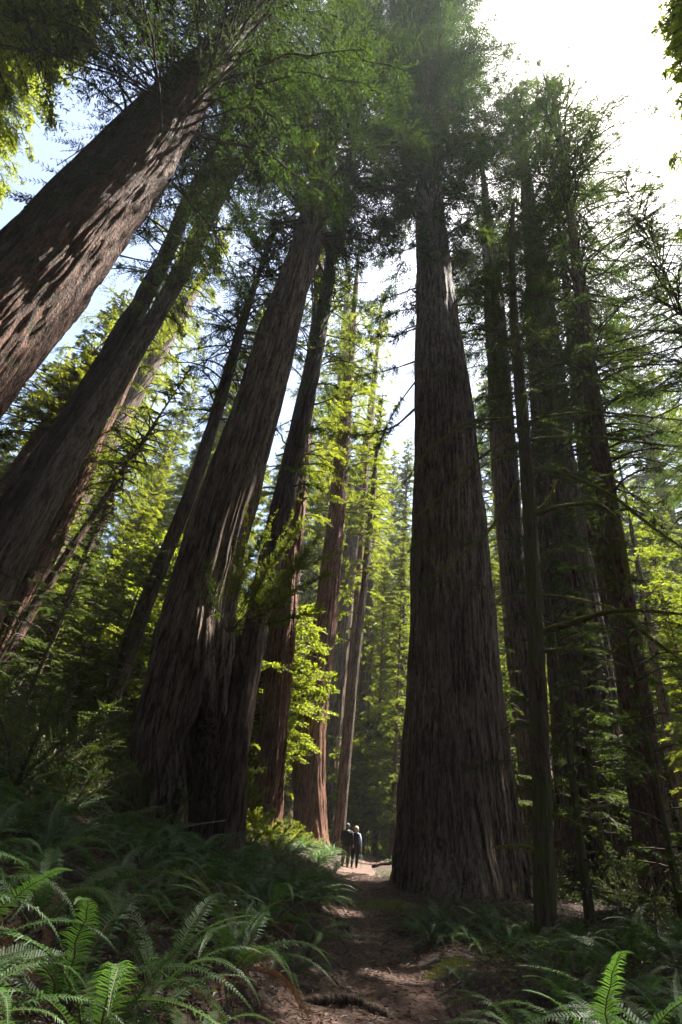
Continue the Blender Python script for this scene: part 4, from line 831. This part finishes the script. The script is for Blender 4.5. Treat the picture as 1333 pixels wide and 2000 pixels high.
    for q in (1, -1):
        obj('sleeve', pipe([(w_*.82*q, 0, 1.41), arms[q][0], arms[q][1], arms[q][2]], [.07, .085, .062, .045] if not female else [.062, .072, .055, .042], M['sunlit_navy'] if female and q > 0 else jm, 'sleeve'), e)  # her right sleeve carries the painted sunlit tone
        h = legs[q]; obj('trouser_leg', pipe([(h[0][0]*.9, 0, .97), h[0], h[1], h[2]], [.10, .115, .08, .062] if female else [.11, .125, .09, .075], M['trouser'] if female else M['trouser2'], 'trouser_leg'), e)
        ax, ay, az = h[2]; z0 = 0 if q > 0 else .03
        obj('shoe', loft([(ax, ay+.04, z0, .045, .135), (ax, ay+.04, z0+.025, .05, .14), (ax, ay+.03, z0+.06, .046, .11), (ax, ay, z0+.10, .042, .06), (ax, ay, z0+.11, .03, .045)], M['shoe'], 14, 'shoe'), e)
    if female:
        obj('hair', loft([(0, -.035, z, rx, ry) for z, rx, ry in ((1.44, .055, .03), (1.48, .095, .055), (1.54, .108, .08), (1.60, .112, .10), (1.66, .105, .105), (1.71, .082, .085), (1.735, .045, .05), (1.74, .004, .004))], M['blonde'], 20, 'hair'), e)
        obj('shoulder_strap', pipe([(-.13, .11, 1.44), (-.15, -.03, 1.46), (-.165, -.14, 1.30), (-.12, -.16, 1.02), (-.10, -.15, .86)], [.012, .014, .014, .014, .012], M['strap'], 'shoulder_strap', 6), e)
        obj('collar', loft([(0, -.005, z, rx, rx*.75) for z, rx in ((1.40, .15), (1.43, .155), (1.46, .11), (1.475, .08))], M['sunlit_navy'], 20, 'collar'), e)  # sunlit shoulder tone painted on as a pale collar
    else:
        obj('cap', loft([(0, .0, z, rx, rx*1.08) for z, rx in ((1.585, .098), (1.62, .102), (1.66, .10), (1.70, .085), (1.73, .05), (1.74, .004))], M['greyhair'], 20, 'cap'), e)
        obj('collar', loft([(0, -.005, z, rx, rx*.85) for z, rx in ((1.42, .12), (1.46, .10), (1.51, .085), (1.515, .06))], M['puffer'], 20, 'collar'), e)
    return e
wp = at(692, 1692, 29.5); wz = gz(wp[0], wp[1])+.01
mp_ = at(674, 1690, 29.2); mz = gz(mp_[0], mp_[1])+.01
RZ = RAD(-14)
wo = person((wp[0], wp[1], wz), RZ, .985, True, 'person with blonde hair and a dark jacket, walking away with a stick')
mo = person((mp_[0], mp_[1], mz), RZ, 1.02, False, 'person in a black quilted jacket and grey cap, walking away on the left')
c_, s_ = math.cos(RZ), math.sin(RZ)
hx, hy, hz = .28*.985, .12*.985, .84*.985; sx_, sy_ = wp[0]+c_*hx-s_*hy, wp[1]+s_*hx+c_*hy; bx_, by_ = wp[0]+c_*(hx+.03)-s_*(hy+.12), wp[1]+s_*(hx+.03)+c_*(hy+.12)
top = np.array([sx_, sy_, wz+hz]); bot = np.array([bx_, by_, gz(bx_, by_)])
mb = MB(); tube(mb, np.array([top+[0, 0, .04], top, (top+bot)/2, bot])-bot, np.array([.012, .011, .011, .009]), 8, 0)
a = np.array([math.cos(RZ), math.sin(RZ), 0]); f_ = np.array([-a[1], a[0], 0]); tube(mb, np.array([top-f_*.05, top+[0, 0, .01], top+f_*.05])-bot+[0, 0, .03], np.array([.011, .014, .011]), 6, 0)
tag(obj('walking_stick', mb.mesh('walking_stick', [M['steel']]), None, tuple(bot)), 'thin grey walking stick held by the blonde person', 'walking stick')

# ------------------------------------------------------------------ things lying on the ground
def lying(name, label, cat, pts, rad, mat, seed, moss=0, amp=.15):
    g = np.random.default_rng(seed); P, L = resample(np.array(pts, float), 22); P += g.normal(0, .012*L/5, P.shape)
    r = np.interp(np.linspace(0, 1, 22), np.linspace(0, 1, len(rad)), rad)*(1+amp*g.normal(0, 1, 22)); mb = MB(); c = P[0].copy(); tube(mb, P-c, r, 10, 0)
    if moss:
        n_ = int(L*moss); t = g.integers(0, 22, n_); d = norm(g.normal(0, 1, (n_, 3))+[0, 0, .6]); leaves(mb, P[t]-c+d*r[t][:, None]+g.normal(0, .02, (n_, 3)), d, norm(g.normal(0, 1, (n_, 3))), g.uniform(.02, .05, n_), g.uniform(.008, .016, n_), 1)
    return tag(obj(name, mb.mesh(name, [mat, M['moss']]), None, tuple(c)), label, cat)
def gp(u, v, d, dz=0): p = at(u, v, d); return (p[0], p[1], gz(p[0], p[1])+dz)
lying('fallen_branch', 'pale fallen branch lying among the ferns at the lower left', 'branch', [gp(300, 1850, 7.6, .3), gp(350, 1885, 7.2, .28), gp(400, 1925, 6.8, .2)], [.035, .045, .03], M['mossy'], 1, 150)
lying('fallen_log', 'short dark log at the trail edge right of the walkers', 'log', [gp(728, 1690, 30.5, .08), gp(762, 1692, 30, .08)], [.12, .13, .1], M['dark'], 2)
lying('tree_root', 'gnarled root humped across the middle of the trail', 'root', [gp(655, 1790, 11.8, -.03), gp(672, 1765, 11.9, .07), gp(690, 1775, 11.6, .03), gp(700, 1800, 11.2, -.05)], [.03, .06, .05, .03], M['dark'], 3)
lying('tree_root', 'low root with scraps of moss crossing the trail at the bottom of the photo', 'root', [gp(560, 1985, 6.9, -.03), gp(630, 1960, 7.1, .06), gp(690, 1955, 7.2, .08), gp(740, 1975, 7.0, .04), gp(800, 1965, 7.1, -.05)], [.025, .045, .05, .04, .02], M['dark'], 4, 25)
lying('tree_root', 'low dark root along the left trail edge near the bottom', 'root', [gp(560, 1900, 8.6, -.02), gp(600, 1890, 8.7, .05), gp(650, 1895, 8.6, -.04)], [.03, .05, .03], M['dark'], 5)
lying('dead_stick', 'bare grey dead stem standing in the brush at the right', 'stick', [gp(1268, 1790, 10.5), tuple(at(1278, 1740, 10.5)), tuple(at(1296, 1712, 10.4)), tuple(at(1325, 1690, 10.3))], [.014, .012, .008, .004], M['mossy'], 6, amp=.1)
lying('dead_stick', 'thin pale dead twig curving up in front of the black-streaked redwood', 'stick', [gp(1190, 1700, 14), tuple(at(1192, 1600, 14)), tuple(at(1186, 1550, 14)), tuple(at(1210, 1520, 13.8))], [.012, .01, .007, .004], M['deadtwig'], 7, amp=.1)
lying('fallen_branch', 'thin bare branch leaning against the hollow of the fire-hollowed redwood', 'branch', [tuple(at(360, 1615, 13.4)), tuple(at(400, 1608, 13.3)), tuple(at(442, 1602, 13.2))], [.018, .015, .01], M['deadtwig'], 8, amp=.1)
def mound(label, u, v, d, r, seed):
    g = np.random.default_rng(seed); c = np.array(gp(u, v, d)); n_ = int(5200*r*r)+400; a, q = g.uniform(0, 6.28, n_), np.sqrt(g.random(n_))*r
    x, y = c[0]+q*np.cos(a)*1.5, c[1]+q*np.sin(a); h = .10*(1-(q/r)**2)*(r/.5); b = np.stack([x, y, ground_z(x, y)+h], -1)-c
    mb = MB(); U, V_ = np.meshgrid(np.linspace(0, 2*math.pi, 25), np.linspace(0, 1, 8)); X_ = c[0]+V_*r*np.cos(U)*1.5; Y_ = c[1]+V_*r*np.sin(U)
    S = np.stack([X_, Y_, ground_z(X_, Y_)+.10*(1-V_**2)*(r/.5)-.01], -1)-c; i = np.arange(7)[:, None]*25+np.arange(24)[None]; mb.add(S, np.stack([i, i+1, i+26, i+25], -1).reshape(-1, 4), 0)
    leaves(mb, b, norm(g.normal(0, .5, (n_, 3))+[0, 0, 1]), norm(g.normal(0, 1, (n_, 3))), g.uniform(.015, .045, n_), g.uniform(.006, .014, n_), 1)
    tag(obj('moss_mound', mb.mesh('moss_mound', [M['mossy'], M['moss']]), None, tuple(c)), label, 'moss')
mound('green moss cushion at the foot of the giant right redwood by the trail', 750, 1768, 15.5, .55, 1)
mound('small moss patch right of the trail below the compact fern tuft', 880, 1890, 8.6, .25, 3)
# ------------------------------------------------------------------ air
def haze(dens):
    m, t, out = newmat('forest_air'); v = N(t, 'ShaderNodeVolumePrincipled'); v.inputs['Color'].default_value = (.86, .92, 1, 1); v.inputs['Density'].default_value = dens; v.inputs['Anisotropy'].default_value = .1
    t.links.new(v.outputs[0], out.inputs['Volume'])
    c = np.array([[x, y, z] for z in (-4, 135) for y in (-175, 175) for x in (-175, 175)], float)
    mb = MB(); mb.add(c, [[0, 2, 3, 1], [4, 5, 7, 6], [0, 1, 5, 4], [2, 6, 7, 3], [0, 4, 6, 2], [1, 3, 7, 5]])
    tag(obj('haze', mb.mesh('haze', [m])), 'thin bluish air filling the forest', kind='stuff')
haze(.00045)
